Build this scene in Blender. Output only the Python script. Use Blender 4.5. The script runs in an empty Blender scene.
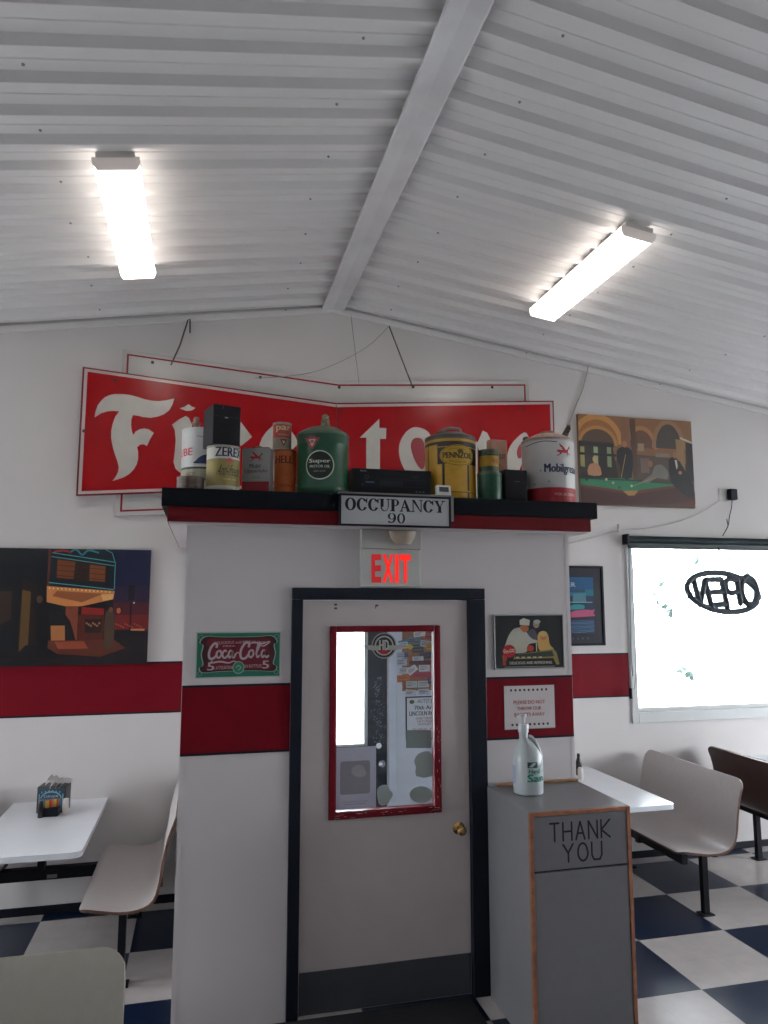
import bpy, bmesh, math, random
from mathutils import Vector, Matrix
from mathutils.geometry import tessellate_polygon
random.seed(7)
S = bpy.context.scene
COL = S.collection
PI = math.pi

# ------------------------------------------------------------------ camera
CAM_H = 2.074
cam_d = bpy.data.cameras.new('camera')
cam_d.sensor_fit = 'VERTICAL'; cam_d.sensor_height = 36; cam_d.sensor_width = 27
cam_d.lens = 727 / 1024 * 36
cam_d.clip_start = 0.05; cam_d.clip_end = 500
cam = bpy.data.objects.new('camera', cam_d); COL.objects.link(cam)
RIGHT = Vector((0.97080533, -0.23986874, 0.0))
DOWN = Vector((0.02946993, 0.11927175, -0.99242419))
FWD = Vector((0.23805154, 0.96345069, 0.12285857))
cam.matrix_world = Matrix(((RIGHT.x, -DOWN.x, -FWD.x, 0), (RIGHT.y, -DOWN.y, -FWD.y, 0),
                           (RIGHT.z, -DOWN.z, -FWD.z, CAM_H), (0, 0, 0, 1)))
S.camera = cam

# ------------------------------------------------------------------ world, view, daylight
S.view_settings.view_transform = 'Standard'; S.view_settings.look = 'None'
S.view_settings.gamma = 1; S.view_settings.exposure = 0.1
S.view_settings.use_curve_mapping = False
w = bpy.data.worlds.new('sky'); S.world = w; w.use_nodes = True
bg = w.node_tree.nodes['Background']
bg.inputs[0].default_value = (0.90, 0.95, 1.0, 1); bg.inputs[1].default_value = 27.0
S.cycles.use_denoising = True
S.cycles.max_bounces = 10; S.cycles.diffuse_bounces = 5; S.cycles.glossy_bounces = 4
S.cycles.transmission_bounces = 8; S.cycles.transparent_max_bounces = 12
S.cycles.sample_clamp_indirect = 6
LAMP = 7.0          # brightness of the ceiling lamps' diffusers

def portal(name, loc, rot, sx, sy):
    l = bpy.data.lights.new(name, 'AREA'); l.shape = 'RECTANGLE'; l.size = sx; l.size_y = sy
    l.cycles.is_portal = True
    o = bpy.data.objects.new(name, l); o.location = loc; o.rotation_euler = rot; COL.objects.link(o)
XL, XR, YF, YB = -6.0, 8.2, -9.0, 5.56         # the room, left right front back
portal('window_portal', (4.6, YB + .16, 1.85), (-PI/2, 0, 0), 2.1, 1.5)
portal('window_portal', (7.05, YB + .16, 1.85), (-PI/2, 0, 0), 1.5, 1.5)
portal('window_portal', (-3.9, YB + .16, 1.85), (-PI/2, 0, 0), 2.0, 1.5)
portal('window_portal', (XR + .16, 3.2, 1.75), (0, PI/2, 0), 1.5, 1.6)
portal('window_portal', (XR + .16, 1.0, 1.75), (0, PI/2, 0), 1.5, 1.4)
portal('window_portal', (XL - .16, 3.6, 1.75), (0, -PI/2, 0), 1.5, 2.0)
portal('window_portal', (.95, YB + .16, 1.45), (-PI/2, 0, 0), .66, 1.0)
portal('window_portal', (.25, YB + .16, 1.12), (-PI/2, 0, 0), .44, 1.95)  # daylight through the added sidelight

# ------------------------------------------------------------------ helpers
def at(px, py, Y):
    """the point of the photograph's pixel on the vertical plane y = Y"""
    r = RIGHT * (px - 384) + DOWN * (py - 512) + FWD * 727
    t = Y / r.y
    return Vector((r.x * t, Y, CAM_H + r.z * t))
def uv(px, py, Y):
    p = at(px, py, Y); return (p.x, p.z)

MATS = {}
def mat(name, col, rough=.6, metal=0, spec=.5, var=.06, scale=6, bump=0, bscale=60, trans=0, emis=None, alpha=1, coat=0, ior=1.45):
    if name in MATS: return MATS[name]
    m = bpy.data.materials.new(name); m.use_nodes = True; nt = m.node_tree; b = nt.nodes['Principled BSDF']
    b.inputs['Roughness'].default_value = rough; b.inputs['Metallic'].default_value = metal
    b.inputs['Specular IOR Level'].default_value = spec; b.inputs['IOR'].default_value = ior
    b.inputs['Transmission Weight'].default_value = trans; b.inputs['Alpha'].default_value = alpha
    b.inputs['Coat Weight'].default_value = coat
    tc = nt.nodes.new('ShaderNodeTexCoord')
    if var:
        n = nt.nodes.new('ShaderNodeTexNoise'); n.inputs['Scale'].default_value = scale; n.inputs['Detail'].default_value = 4
        nt.links.new(tc.outputs['Object'], n.inputs['Vector'])
        r = nt.nodes.new('ShaderNodeValToRGB'); nt.links.new(n.outputs['Fac'], r.inputs[0])
        r.color_ramp.elements[0].position = .3; r.color_ramp.elements[1].position = .7
        r.color_ramp.elements[0].color = tuple(max(0, c * (1 - var)) for c in col) + (1,)
        r.color_ramp.elements[1].color = tuple(min(1, c * (1 + var)) for c in col) + (1,)
        nt.links.new(r.outputs[0], b.inputs['Base Color'])
    else:
        b.inputs['Base Color'].default_value = tuple(col) + (1,)
    if bump:
        n2 = nt.nodes.new('ShaderNodeTexNoise'); n2.inputs['Scale'].default_value = bscale
        nt.links.new(tc.outputs['Object'], n2.inputs['Vector'])
        bp = nt.nodes.new('ShaderNodeBump'); bp.inputs['Strength'].default_value = bump; bp.inputs['Distance'].default_value = .004
        nt.links.new(n2.outputs['Fac'], bp.inputs['Height']); nt.links.new(bp.outputs[0], b.inputs['Normal'])
    if emis:
        b.inputs['Emission Color'].default_value = tuple(emis[0]) + (1,); b.inputs['Emission Strength'].default_value = emis[1]
    MATS[name] = m; return m
def ink(rough=.5, name='printed_ink', spec=.4):
    """printed colours: the ink of each shape is carried by the mesh"""
    if name in MATS: return MATS[name]
    m = bpy.data.materials.new(name); m.use_nodes = True; nt = m.node_tree; b = nt.nodes['Principled BSDF']
    a = nt.nodes.new('ShaderNodeAttribute'); a.attribute_name = 'ink'
    n = nt.nodes.new('ShaderNodeTexNoise'); n.inputs['Scale'].default_value = 14; n.inputs['Detail'].default_value = 5
    mx = nt.nodes.new('ShaderNodeMixRGB'); mx.blend_type = 'MULTIPLY'; mx.inputs[0].default_value = .22
    tc = nt.nodes.new('ShaderNodeTexCoord'); nt.links.new(tc.outputs['Object'], n.inputs['Vector'])
    nt.links.new(a.outputs['Color'], mx.inputs[1]); nt.links.new(n.outputs['Fac'], mx.inputs[2])
    nt.links.new(mx.outputs[0], b.inputs['Base Color']); b.inputs['Roughness'].default_value = rough
    b.inputs['Specular IOR Level'].default_value = spec
    MATS[name] = m; return m

def hexc(s):
    s = s.lstrip('#'); o = []
    for i in (0, 2, 4):
        c = int(s[i:i+2], 16) / 255; o.append(c / 12.92 if c <= .04045 else ((c + .055) / 1.055) ** 2.4)
    return tuple(o)

def tag(o, label=None, cat=None, group=None, kind=None):
    if label: o['label'] = label
    if cat: o['category'] = cat
    if group: o['group'] = group
    if kind: o['kind'] = kind
    return o
def thing(name, label, cat, loc=(0, 0, 0), rz=0, group=None):
    o = bpy.data.objects.new(name, None); COL.objects.link(o); o.empty_display_size = .05
    o.location = loc; o.rotation_euler = (0, 0, rz)
    return tag(o, label, cat, group)
def obj(name, bm, m, parent=None, smooth=False, rot=None, loc=None):
    me = bpy.data.meshes.new(name)
    if smooth:
        for f in bm.faces: f.smooth = True
    bm.to_mesh(me); bm.free()
    for x in (m if isinstance(m, (list, tuple)) else [m]): me.materials.append(x)
    o = bpy.data.objects.new(name, me); COL.objects.link(o)
    if parent: o.parent = parent
    if loc: o.location = loc
    if rot: o.rotation_euler = rot
    if smooth:
        try: me.set_sharp_from_angle(angle=math.radians(40))
        except Exception: pass
    return o
def struct(name, bm, m, parent=None, **k):
    o = obj(name, bm, m, parent, **k)
    if not parent: o['kind'] = 'structure'
    return o
def B(): return bmesh.new()
def box(bm, x0, x1, y0, y1, z0, z1, bev=0, mi=0, M=None):
    vs = [bm.verts.new((x, y, z)) for x in (x0, x1) for y in (y0, y1) for z in (z0, z1)]
    fs = [bm.faces.new([vs[i] for i in q]) for q in ((0, 1, 3, 2), (4, 6, 7, 5), (0, 4, 5, 1), (2, 3, 7, 6), (0, 2, 6, 4), (1, 5, 7, 3))]
    for f in fs: f.material_index = mi
    if M is not None: bmesh.ops.transform(bm, matrix=M, verts=vs)
    if bev:
        r = bmesh.ops.bevel(bm, geom=list({e for f in fs for e in f.edges}), offset=bev, segments=2, affect='EDGES', profile=.5)
        for f in r['faces']: f.material_index = mi
    return bm
def lathe(bm, prof, seg=40, c=(0, 0), mi=0, a0=0, a1=2*PI):
    full = abs(a1 - a0 - 2*PI) < 1e-6
    n = seg if full else seg + 1
    rings = []
    for r, z in prof:
        if r < 1e-6: rings.append([bm.verts.new((c[0], c[1], z))]); continue
        rings.append([bm.verts.new((c[0] + r*math.cos(a0 + (a1-a0)*i/seg), c[1] + r*math.sin(a0 + (a1-a0)*i/seg), z)) for i in range(n)])
    for A, C in zip(rings, rings[1:]):
        for i in range(seg):
            j = (i + 1) % n
            if len(A) == 1 and len(C) == 1: continue
            if len(A) == 1: f = bm.faces.new((A[0], C[j], C[i]))
            elif len(C) == 1: f = bm.faces.new((A[i], A[j], C[0]))
            else: f = bm.faces.new((A[i], A[j], C[j], C[i]))
            f.material_index = mi
    return bm
def tube(bm, pts, r, seg=8, mi=0, closed=False):
    pts = [Vector(p) for p in pts]; n = len(pts); rings = []
    for i, p in enumerate(pts):
        a = pts[(i-1) % n] if (closed or i) else p; b = pts[(i+1) % n] if (closed or i < n-1) else p
        t = (b - a).normalized(); ref = Vector((0, 0, 1)) if abs(t.z) < .9 else Vector((0, 1, 0))
        u = t.cross(ref).normalized(); v = t.cross(u)
        rr = r[i] if isinstance(r, (list, tuple)) else r
        rings.append([bm.verts.new(p + (u*math.cos(2*PI*k/seg) + v*math.sin(2*PI*k/seg))*rr) for k in range(seg)])
    for i in range(n if closed else n-1):
        A, C = rings[i], rings[(i+1) % n]
        for k in range(seg):
            f = bm.faces.new((A[k], A[(k+1) % seg], C[(k+1) % seg], C[k])); f.material_index = mi
    if not closed:
        bm.faces.new(rings[0]); bm.faces.new(rings[-1][::-1])
    return bm
def smooth(pts, n=6, closed=True):
    out = []; N = len(pts); pts = [Vector(p) for p in pts]
    for i in range(N if closed else N-1):
        if closed: p0, p1, p2, p3 = (pts[(i+k) % N] for k in (-1, 0, 1, 2))
        else: p0, p1, p2, p3 = pts[max(i-1, 0)], pts[i], pts[i+1], pts[min(i+2, N-1)]
        for k in range(n):
            t = k / n
            out.append(tuple(.5*((2*p1) + (p2-p0)*t + (2*p0-5*p1+4*p2-p3)*t*t + (3*p1-p0-3*p2+p3)*t**3)))
    if not closed: out.append(tuple(pts[-1]))
    return out
def prism(bm, pts, y0, y1, mi=0):
    """2D outline in x,z thickened from y0 to y1"""
    a = [bm.verts.new((p[0], y0, p[1])) for p in pts]; b = [bm.verts.new((p[0], y1, p[1])) for p in pts]
    for f in [bm.faces.new(a), bm.faces.new(b[::-1])]: f.material_index = mi
    n = len(pts)
    for i in range(n):
        f = bm.faces.new((a[i], b[i], b[(i+1) % n], a[(i+1) % n])); f.material_index = mi
    bmesh.ops.recalc_face_normals(bm, faces=bm.faces)
    return bm

_T = {}
def text2d(s, bold=0.0, res=2):
    k = (s, bold, res)
    if k in _T: return _T[k]
    c = bpy.data.curves.new('t', 'FONT'); c.body = s; c.size = 1; c.offset = bold; c.resolution_u = res; c.align_x = 'LEFT'
    o = bpy.data.objects.new('t', c); COL.objects.link(o)
    dg = bpy.context.evaluated_depsgraph_get(); me = bpy.data.meshes.new_from_object(o.evaluated_get(dg))
    vs = [(v.co.x, v.co.y) for v in me.vertices]; fs = [tuple(p.vertices) for p in me.polygons]
    bpy.data.objects.remove(o); bpy.data.curves.remove(c); bpy.data.meshes.remove(me)
    x0 = min(v[0] for v in vs); x1 = max(v[0] for v in vs); z0 = min(v[1] for v in vs); z1 = max(v[1] for v in vs)
    vs = [((x-x0)/(x1-x0), (z-z0)/(z1-z0)) for x, z in vs]
    _T[k] = (vs, fs); return _T[k]

class Art:
    """coloured shapes laid in thin coats on a panel (local x right, z up, facing -y) or round a can"""
    STEP = .0004
    def __init__(s): s.sh = []
    def _lay(s, bb):
        l = 0
        for q in s.sh:
            b = q[3]
            if b[0] < bb[2] and b[2] > bb[0] and b[1] < bb[3] and b[3] > bb[1]: l = max(l, q[4] + 1)
        return l
    def mesh(s, vs, fs, col):
        if isinstance(col, str): col = hexc(col)
        bb = (min(v[0] for v in vs), min(v[1] for v in vs), max(v[0] for v in vs), max(v[1] for v in vs))
        s.sh.append((vs, fs, col, bb, s._lay(bb))); return s
    def poly(s, pts, col): return s.mesh([(p[0], p[1]) for p in pts], [tuple(range(len(pts)))], col)
    def rect(s, x0, z0, x1, z1, col): return s.poly([(x0, z0), (x1, z0), (x1, z1), (x0, z1)], col)
    def ell(s, cx, cz, rx, rz, col, n=28, rot=0, a0=0, a1=2*PI):
        full = a1 - a0 > 6.28; m = n if full else n + 1
        P = []
        for i in range(m):
            a = a0 + (a1-a0)*i/n; x, z = rx*math.cos(a), rz*math.sin(a)
            P.append((cx + x*math.cos(rot) - z*math.sin(rot), cz + x*math.sin(rot) + z*math.cos(rot)))
        return s.poly(P, col)
    def ring(s, cx, cz, rx, rz, ix, iz, col, n=32, a0=0, a1=2*PI, dx=0, rot=0):
        V, F = [], []
        full = a1 - a0 > 6.28
        for i in range(n+1):
            a = a0 + (a1-a0)*i/n
            for q, (ax, az) in enumerate(((rx, rz), (ix, iz))):
                x, z = ax*math.cos(a) + q*dx, az*math.sin(a)
                V.append((cx + x*math.cos(rot) - z*math.sin(rot), cz + x*math.sin(rot) + z*math.cos(rot)))
        for i in range(n): F.append((2*i, 2*i+1, 2*i+3, 2*i+2))
        return s.mesh(V, F, col)
    def stroke(s, pts, wd, col, sm=6, closed=False):
        if sm: 
            W = wd if isinstance(wd, (list, tuple)) else [wd]*len(pts)
            P = smooth([(p[0], p[1], q) for p, q in zip(pts, W)], sm, closed)
        else:
            W = wd if isinstance(wd, (list, tuple)) else [wd]*len(pts); P = [(p[0], p[1], q) for p, q in zip(pts, W)]
        V, F = [], []; n = len(P)
        for i in range(n):
            a = P[max(i-1, 0)]; b = P[min(i+1, n-1)]
            tx, tz = b[0]-a[0], b[1]-a[1]; L = math.hypot(tx, tz) or 1
            nx, nz = -tz/L, tx/L; h = P[i][2]/2
            V += [(P[i][0]+nx*h, P[i][1]+nz*h), (P[i][0]-nx*h, P[i][1]-nz*h)]
        for i in range(n-1): F.append((2*i, 2*i+1, 2*i+3, 2*i+2))
        return s.mesh(V, F, col)
    def text(s, t, x0, z0, x1, z1, col, bold=0, shear=0, arch=0, mirror=False):
        vs, fs = text2d(t, 0)
        d = bold * (z1-z0) * 1.3
        for k in ((-d, d) if d else (0,)):
            V = []
            for x, z in vs:
                if mirror: x = 1 - x
                V.append((x0 + x*(x1-x0) + shear*z*(z1-z0) + k, z0 + z*(z1-z0) + arch*(1-(2*x-1)**2)))
            s.mesh(V, fs, col)
        return s
    def build(s, name, m=None, parent=None, cyl=None, y=0, base=.0006, step=None, clip=None):
        bm = bmesh.new(); lay = bm.loops.layers.float_color.new('ink'); st = step or s.STEP
        for vs, fs, col, bb, l in s.sh:
            t = bmesh.new(); V = [t.verts.new((v[0], 0, v[1])) for v in vs]; T3 = []
            for f in fs:
                if len(f) < 4: T3.append(f)
                else: T3 += [tuple(f[j] for j in q) for q in tessellate_polygon([[Vector((vs[i][0], vs[i][1], 0)) for i in f]])]
            for f in T3:
                if len(set(f)) < 3: continue
                (ax, az), (bx, bz), (cx, cz) = (vs[i] for i in f)
                if abs((bx-ax)*(cz-az)-(bz-az)*(cx-ax)) < 1e-10: continue
                try: t.faces.new([V[i] for i in f])
                except ValueError: pass
            if clip:
                for co, no in (((0, 0, 0), (-1, 0, 0)), ((clip[0], 0, 0), (1, 0, 0)), ((0, 0, 0), (0, 0, -1)), ((0, 0, clip[1]), (0, 0, 1))):
                    bmesh.ops.bisect_plane(t, geom=t.verts[:] + t.edges[:] + t.faces[:], plane_co=co, plane_no=no, clear_outer=True)
            if cyl:
                R = cyl; d = R * .12; x = math.floor(bb[0]/d)*d
                while x < bb[2]:
                    if x > bb[0]: bmesh.ops.bisect_plane(t, geom=t.verts[:] + t.edges[:] + t.faces[:], plane_co=(x, 0, 0), plane_no=(1, 0, 0))
                    x += d
            for f in t.faces:
                f.normal_update()
                if f.normal.y > 0: f.normal_flip()
            off = base + l*st; mp = {}
            for v in t.verts:
                if cyl:
                    a = v.co.x / cyl; r = cyl + off
                    mp[v] = bm.verts.new((r*math.sin(a), -r*math.cos(a), v.co.z))
                else: mp[v] = bm.verts.new((v.co.x, y - off, v.co.z))
            for f in t.faces:
                g = bm.faces.new([mp[v] for v in f.verts])
                for lp in g.loops: lp[lay] = (*col, 1)
            t.free()
        o = obj(name, bm, m or ink(), parent)
        return o

# ------------------------------------------------------------------ materials
WALL = mat('wall_paint', (.61, .585, .58), rough=.6, var=.03, scale=1.2, bump=.15, bscale=90)
WALL2 = mat('entry_wall_board', (.60, .565, .57), rough=.5, var=.03, scale=1.5, bump=.1, bscale=70)
REDB = mat('red_vinyl_band', (.15, .0025, .009), rough=.55, spec=.15, var=.05)
BLACK = mat('black_paint', (.006, .008, .014), rough=.5, spec=.25, var=.1)
TRIMB = mat('black_door_casing', (.005, .008, .016), rough=.42, spec=.3, var=.15, scale=10)
CEIL = mat('ribbed_ceiling_steel', (.72, .715, .71), rough=.36, metal=0, spec=.5, var=.04, scale=.8)
RIDGE = mat('ridge_cap_steel', (.66, .665, .68), rough=.42, var=.1, scale=4)
WHITEM = mat('white_metal', (.62, .60, .58), rough=.4, var=.03)
LAM = mat('cream_laminate', (.46, .425, .415), rough=.35, var=.03, scale=30)
LAMG = mat('olive_cream_laminate', (.40, .38, .33), rough=.4, var=.03, scale=30)
TABLE = mat('white_laminate', (.78, .82, .87), rough=.2, var=.02)
BROWN = mat('dark_brown_laminate', (.07, .032, .028), rough=.35, var=.15)
EDGE = mat('dark_plywood_edge', (.10, .05, .035), rough=.5, var=.2)
STEEL = mat('black_steel', (.006, .007, .010), rough=.45, spec=.25, var=.1)
GREY = mat('grey_laminate', (.150, .150, .160), rough=.33, var=.03, scale=20)
WOOD = mat('stained_wood_edge', (.26, .10, .05), rough=.5, var=.3, scale=18)
DOORM = mat('door_paint', (.52, .465, .46), rough=.45, var=.03)
KICK = mat('kick_plate_grey', (.055, .058, .068), rough=.4, var=.06)
REDF = mat('red_door_lite_frame', (.15, .003, .010), rough=.42, spec=.25, var=.2, scale=25)
BRASS = mat('brass', (.45, .28, .12), rough=.25, metal=1, var=.1)
CHROME = mat('chrome', (.7, .7, .72), rough=.15, metal=1, var=0)
PLASTW = mat('white_plastic', (.6, .6, .58), rough=.4, var=.02)
WIRE = mat('grey_wire', (.25, .24, .23), rough=.5, var=.05)
RUST = mat('weathered_lid', (.22, .13, .10), rough=.65, var=.35, scale=20)

def glass_mat():
    m = bpy.data.materials.new('window_glass'); m.use_nodes = True; nt = m.node_tree
    nt.nodes.remove(nt.nodes['Principled BSDF']); out = nt.nodes['Material Output']
    t = nt.nodes.new('ShaderNodeBsdfTransparent'); t.inputs[0].default_value = (.93, .96, .97, 1)
    g = nt.nodes.new('ShaderNodeBsdfGlossy'); g.inputs['Roughness'].default_value = .02
    f = nt.nodes.new('ShaderNodeFresnel'); f.inputs[0].default_value = 1.45
    mx = nt.nodes.new('ShaderNodeMixShader'); nt.links.new(f.outputs[0], mx.inputs[0])
    nt.links.new(t.outputs[0], mx.inputs[1]); nt.links.new(g.outputs[0], mx.inputs[2]); nt.links.new(mx.outputs[0], out.inputs[0])
    return m
GLASS = glass_mat()

def floor_mat():
    m = bpy.data.materials.new('checkered_vinyl_tile'); m.use_nodes = True; nt = m.node_tree; b = nt.nodes['Principled BSDF']
    tc = nt.nodes.new('ShaderNodeTexCoord'); mp = nt.nodes.new('ShaderNodeMapping'); T = .597
    mp.inputs['Location'].default_value = (-2.672/.607, -4.262/.588, .5); mp.inputs['Scale'].default_value = (1/.607, 1/.588, 0)
    nt.links.new(tc.outputs['Object'], mp.inputs[0])
    ck = nt.nodes.new('ShaderNodeTexChecker'); ck.inputs['Scale'].default_value = 1
    ck.inputs['Color2'].default_value = (.004, .013, .040, 1); ck.inputs['Color1'].default_value = (.52, .48, .47, 1)
    nt.links.new(mp.outputs[0], ck.inputs[0])
    n = nt.nodes.new('ShaderNodeTexNoise'); n.inputs['Scale'].default_value = 9; n.inputs['Detail'].default_value = 6
    nt.links.new(tc.outputs['Object'], n.inputs['Vector'])
    mx = nt.nodes.new('ShaderNodeMixRGB'); mx.blend_type = 'MULTIPLY'; mx.inputs[0].default_value = .3
    nt.links.new(ck.outputs[0], mx.inputs[1]); nt.links.new(n.outputs['Fac'], mx.inputs[2])
    br = nt.nodes.new('ShaderNodeTexBrick'); br.offset = 0; br.inputs['Scale'].default_value = 1
    br.inputs['Mortar Size'].default_value = .003; br.inputs['Brick Width'].default_value = .5; br.inputs['Row Height'].default_value = .5
    br.inputs['Color1'].default_value = (1, 1, 1, 1); br.inputs['Color2'].default_value = (1, 1, 1, 1); br.inputs['Mortar'].default_value = (.86, .85, .85, 1)
    nt.links.new(mp.outputs[0], br.inputs[0])
    m2 = nt.nodes.new('ShaderNodeMixRGB'); m2.blend_type = 'MULTIPLY'; m2.inputs[0].default_value = 1
    nt.links.new(mx.outputs[0], m2.inputs[1]); nt.links.new(br.outputs[0], m2.inputs[2])
    nt.links.new(m2.outputs[0], b.inputs['Base Color'])
    b.inputs['Roughness'].default_value = .28
    return m

# ------------------------------------------------------------------ room shell
AX, AZ, SL, SR = .945, 4.46, .16, .142
def roof(x): return AZ - (SL*(AX-x) if x < AX else SR*(x-AX))
bm = B(); box(bm, XL-.2, XR+.2, YF-.2, YB+.12, -.1, 0); struct('floor', bm, floor_mat())
def gable(name, y0, y1, holes):
    xs = sorted({XL, AX, XR, *[h[0] for h in holes], *[h[1] for h in holes]}); bm = B()
    for a, b in zip(xs, xs[1:]):
        hs = sorted([h for h in holes if h[0] <= a and h[1] >= b], key=lambda h: h[2]); z = 0
        for h in hs:
            if h[2] > z + 1e-4: box(bm, a, b, y0, y1, z, h[2])
            z = h[3]
        vs = [bm.verts.new((x, y, zz)) for y in (y0, y1) for x, zz in ((a, z), (b, z), (b, roof(b)+.12), (a, roof(a)+.12))]
        for q in ((0, 1, 2, 3), (7, 6, 5, 4), (0, 4, 5, 1), (3, 2, 6, 7), (0, 3, 7, 4), (1, 5, 6, 2)): bm.faces.new([vs[i] for i in q])
    bmesh.ops.recalc_face_normals(bm, faces=bm.faces)
    return struct(name, bm, WALL)
WX0, WX1, WZ0, WZ1 = 3.567, 5.62, 1.155, 2.60
gable('wall_back', YB, YB+.12, [(WX0, WX1, WZ0, WZ1), (6.3, 7.8, WZ0, WZ1), (-4.9, -2.9, WZ0, WZ1), (.56, 1.41, 0, 2.08), (.04, .46, .15, 2.08)])  # last opening is the unseen, added sidelight
gable('wall_front', YF-.12, YF, [])
def side(name, x0, x1, zt, holes):
    bm = B(); ys = sorted({YF-.12, YB+.12, *[h[0] for h in holes], *[h[1] for h in holes]})
    for a, b in zip(ys, ys[1:]):
        hs = [h for h in holes if h[0] <= a and h[1] >= b]
        if hs: box(bm, x0, x1, a, b, 0, hs[0][2]); box(bm, x0, x1, a, b, hs[0][3], zt)
        else: box(bm, x0, x1, a, b, 0, zt)
    return struct(name, bm, WALL)
side('wall_right', XR, XR+.12, roof(XR)+.12, [(2.4, 4.0, 1.0, 2.5), (.3, 1.7, 1.0, 2.5)])
side('wall_left', XL-.12, XL, roof(XL)+.12, [(2.6, 4.6, 1.0, 2.5)])

# ribbed steel ceiling: each slope one panel field with ribs running down the slope
def ceiling(name, xa, xb):
    bm = B(); P = .205; prof = []; k = int((YF - 2.72)/P) - 1
    while True:
        y = 2.735 + k*P; k += 1
        if y > YB + .1: break
        for dy, dz in ((0, 0), (.024, -.036), (.052, -.036), (.066, 0), (.134, 0), (.138, -.004), (.142, 0)):
            prof.append((y+dy, dz))
    prof = [p for p in prof if YF-.1 < p[0] < YB+.05]
    N = 6; cols = []
    for i in range(N+1):
        x = xa + (xb-xa)*i/N; cols.append([bm.verts.new((x, y, roof(x)+dz)) for y, dz in prof])
    for A, C in zip(cols, cols[1:]):
        for i in range(len(A)-1): bm.faces.new((A[i], A[i+1], C[i+1], C[i]))
    # insulated deck above, so no daylight leaks in
    vs = [bm.verts.new((x, y, roof(x)+d)) for x in (xa, xb) for y in (YF-.12, YB+.12) for d in (.03, .12)]
    for q in ((0, 1, 3, 2), (4, 6, 7, 5), (0, 4, 5, 1), (2, 3, 7, 6), (0, 2, 6, 4), (1, 5, 7, 3)): bm.faces.new([vs[i] for i in q])
    return bm
def screws(bm, xs, xr):
    for j in range(-1, 20):
        y = 1.6 + j*.205
        for x in xs:
            xx = x + random.uniform(-.03, .03); 
            if (j + int(x*3)) % 2: continue
            yy = y + .028; z = roof(xx) - .036
            if yy > YB: continue
            r = .0075; vs = [bm.verts.new((xx + r*math.cos(a), yy + r*math.sin(a), zz)) for zz, r in ((z, .007), (z-.006, .006)) for a in [i*PI/3 for i in range(6)]]
            f = bm.faces.new(vs[6:]); f.material_index = 1
            for i in range(6):
                f = bm.faces.new((vs[i], vs[(i+1) % 6], vs[6+(i+1) % 6], vs[6+i])); f.material_index = 1
bm = ceiling('c', XL-.15, AX); screws(bm, (-3.2, -1.9, -.75, .55), 0)
c = struct('ceiling', bm, [CEIL, WIRE]); 
bm = ceiling('c', AX, XR+.15); screws(bm, (1.35, 2.6, 3.9, 5.2), 0)
c = struct('ceiling_right', bm, [CEIL, WIRE])
# ridge cap: bent sheet under the ribs
bm = B()
hw = .090; prof = [(-hw, -.012), (-hw, -.018), (-hw*.9, -.020), (0, -.006), (hw*.9, -.020), (hw, -.018), (hw, -.012)]
for y0, y1 in ((YF, -1.3), (-1.3, 1.9), (1.9, 5.1), (5.0, YB)):
    dz = -.002 if y0 == 1.9 else 0
    a = [bm.verts.new((AX + p[0], y0, AZ-.040+p[1]+dz)) for p in prof]; b = [bm.verts.new((AX + p[0], y1, AZ-.040+p[1]+dz)) for p in prof]
    for i in range(len(prof)-1): bm.faces.new((a[i], a[i+1], b[i+1], b[i]))
struct('trim_1', bm, RIDGE)
# angle strip where the gable meets the ceiling
bm = B()
for a, b in ((XL, AX), (AX, XR)):
    vs = [bm.verts.new((x, y, roof(x)+d)) for x in (a, b) for y in (YB-.022, YB) for d in (-.074, -.03)]
    for q in ((0, 1, 3, 2), (4, 6, 7, 5), (0, 4, 5, 1), (2, 3, 7, 6), (0, 2, 6, 4), (1, 5, 7, 3)): bm.faces.new([vs[i] for i in q])
struct('trim_2', bm, CEIL)

# entry vestibule box
VX0, VX1, VY, VZ = -.09, 2.085, 3.906, 2.485
DX0, DX1, DZ = .50, 1.49, 2.10       # rough opening
def wallbox(name, boxes, m=WALL2):
    bm = B()
    for b in boxes: box(bm, *b)
    return struct(name, bm, m)
wallbox('wall_entry_front', [(VX0, DX0, VY, VY+.1, 0, VZ), (DX1, VX1, VY, VY+.1, 0, VZ), (DX0, DX1, VY, VY+.1, DZ, VZ)])
wallbox('wall_entry_left', [(VX0, VX0+.1, VY+.1, YB, 0, VZ)])
wallbox('wall_entry_right', [(VX1-.1, VX1, VY+.1, YB, 0, VZ)])
wallbox('ceiling_entry', [(VX0+.1, VX1-.1, VY+.1, YB, 2.40, VZ-.002)], WALL)

# red band with black edges round the room
ZB0, ZB1 = 1.30, 1.637
def band(name, x0, x1, y, zb=(ZB0, ZB1)):
    bm = B(); box(bm, x0, x1, y-.003, y, zb[0], zb[1]); box(bm, x0, x1, y-.004, y, zb[0]-.012, zb[0], mi=1); box(bm, x0, x1, y-.004, y, zb[1], zb[1]+.012, mi=1)
    return struct(name, bm, [REDB, BLACK])
band('trim_3', XL, VX0-.001, YB)
band('trim_4', VX1+.001, 3.495, YB)
band('trim_5', VX0, .458, VY, (1.316, 1.641)); band('trim_6', 1.553, VX1, VY, (1.322, 1.643))
# baseboards
def base(name, x0, x1, y0, y1, h=.055): bm = B(); box(bm, x0, x1, y0, y1, 0, h, bev=.003); struct(name, bm, BLACK)
base('baseboard_back_left', XL, VX0, YB-.012, YB); base('baseboard_back_right', VX1, XR, YB-.012, YB)
base('baseboard_entry_right', 1.56, VX1, VY-.01, VY, .05)
# thin white corner bead on the entry box
bm = B(); box(bm, VX0-.002, VX0+.02, VY-.002, VY, 0, VZ); box(bm, VX1-.02, VX1+.002, VY-.002, VY, 0, VZ)
struct('trim_7', bm, WALL2)

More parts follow.
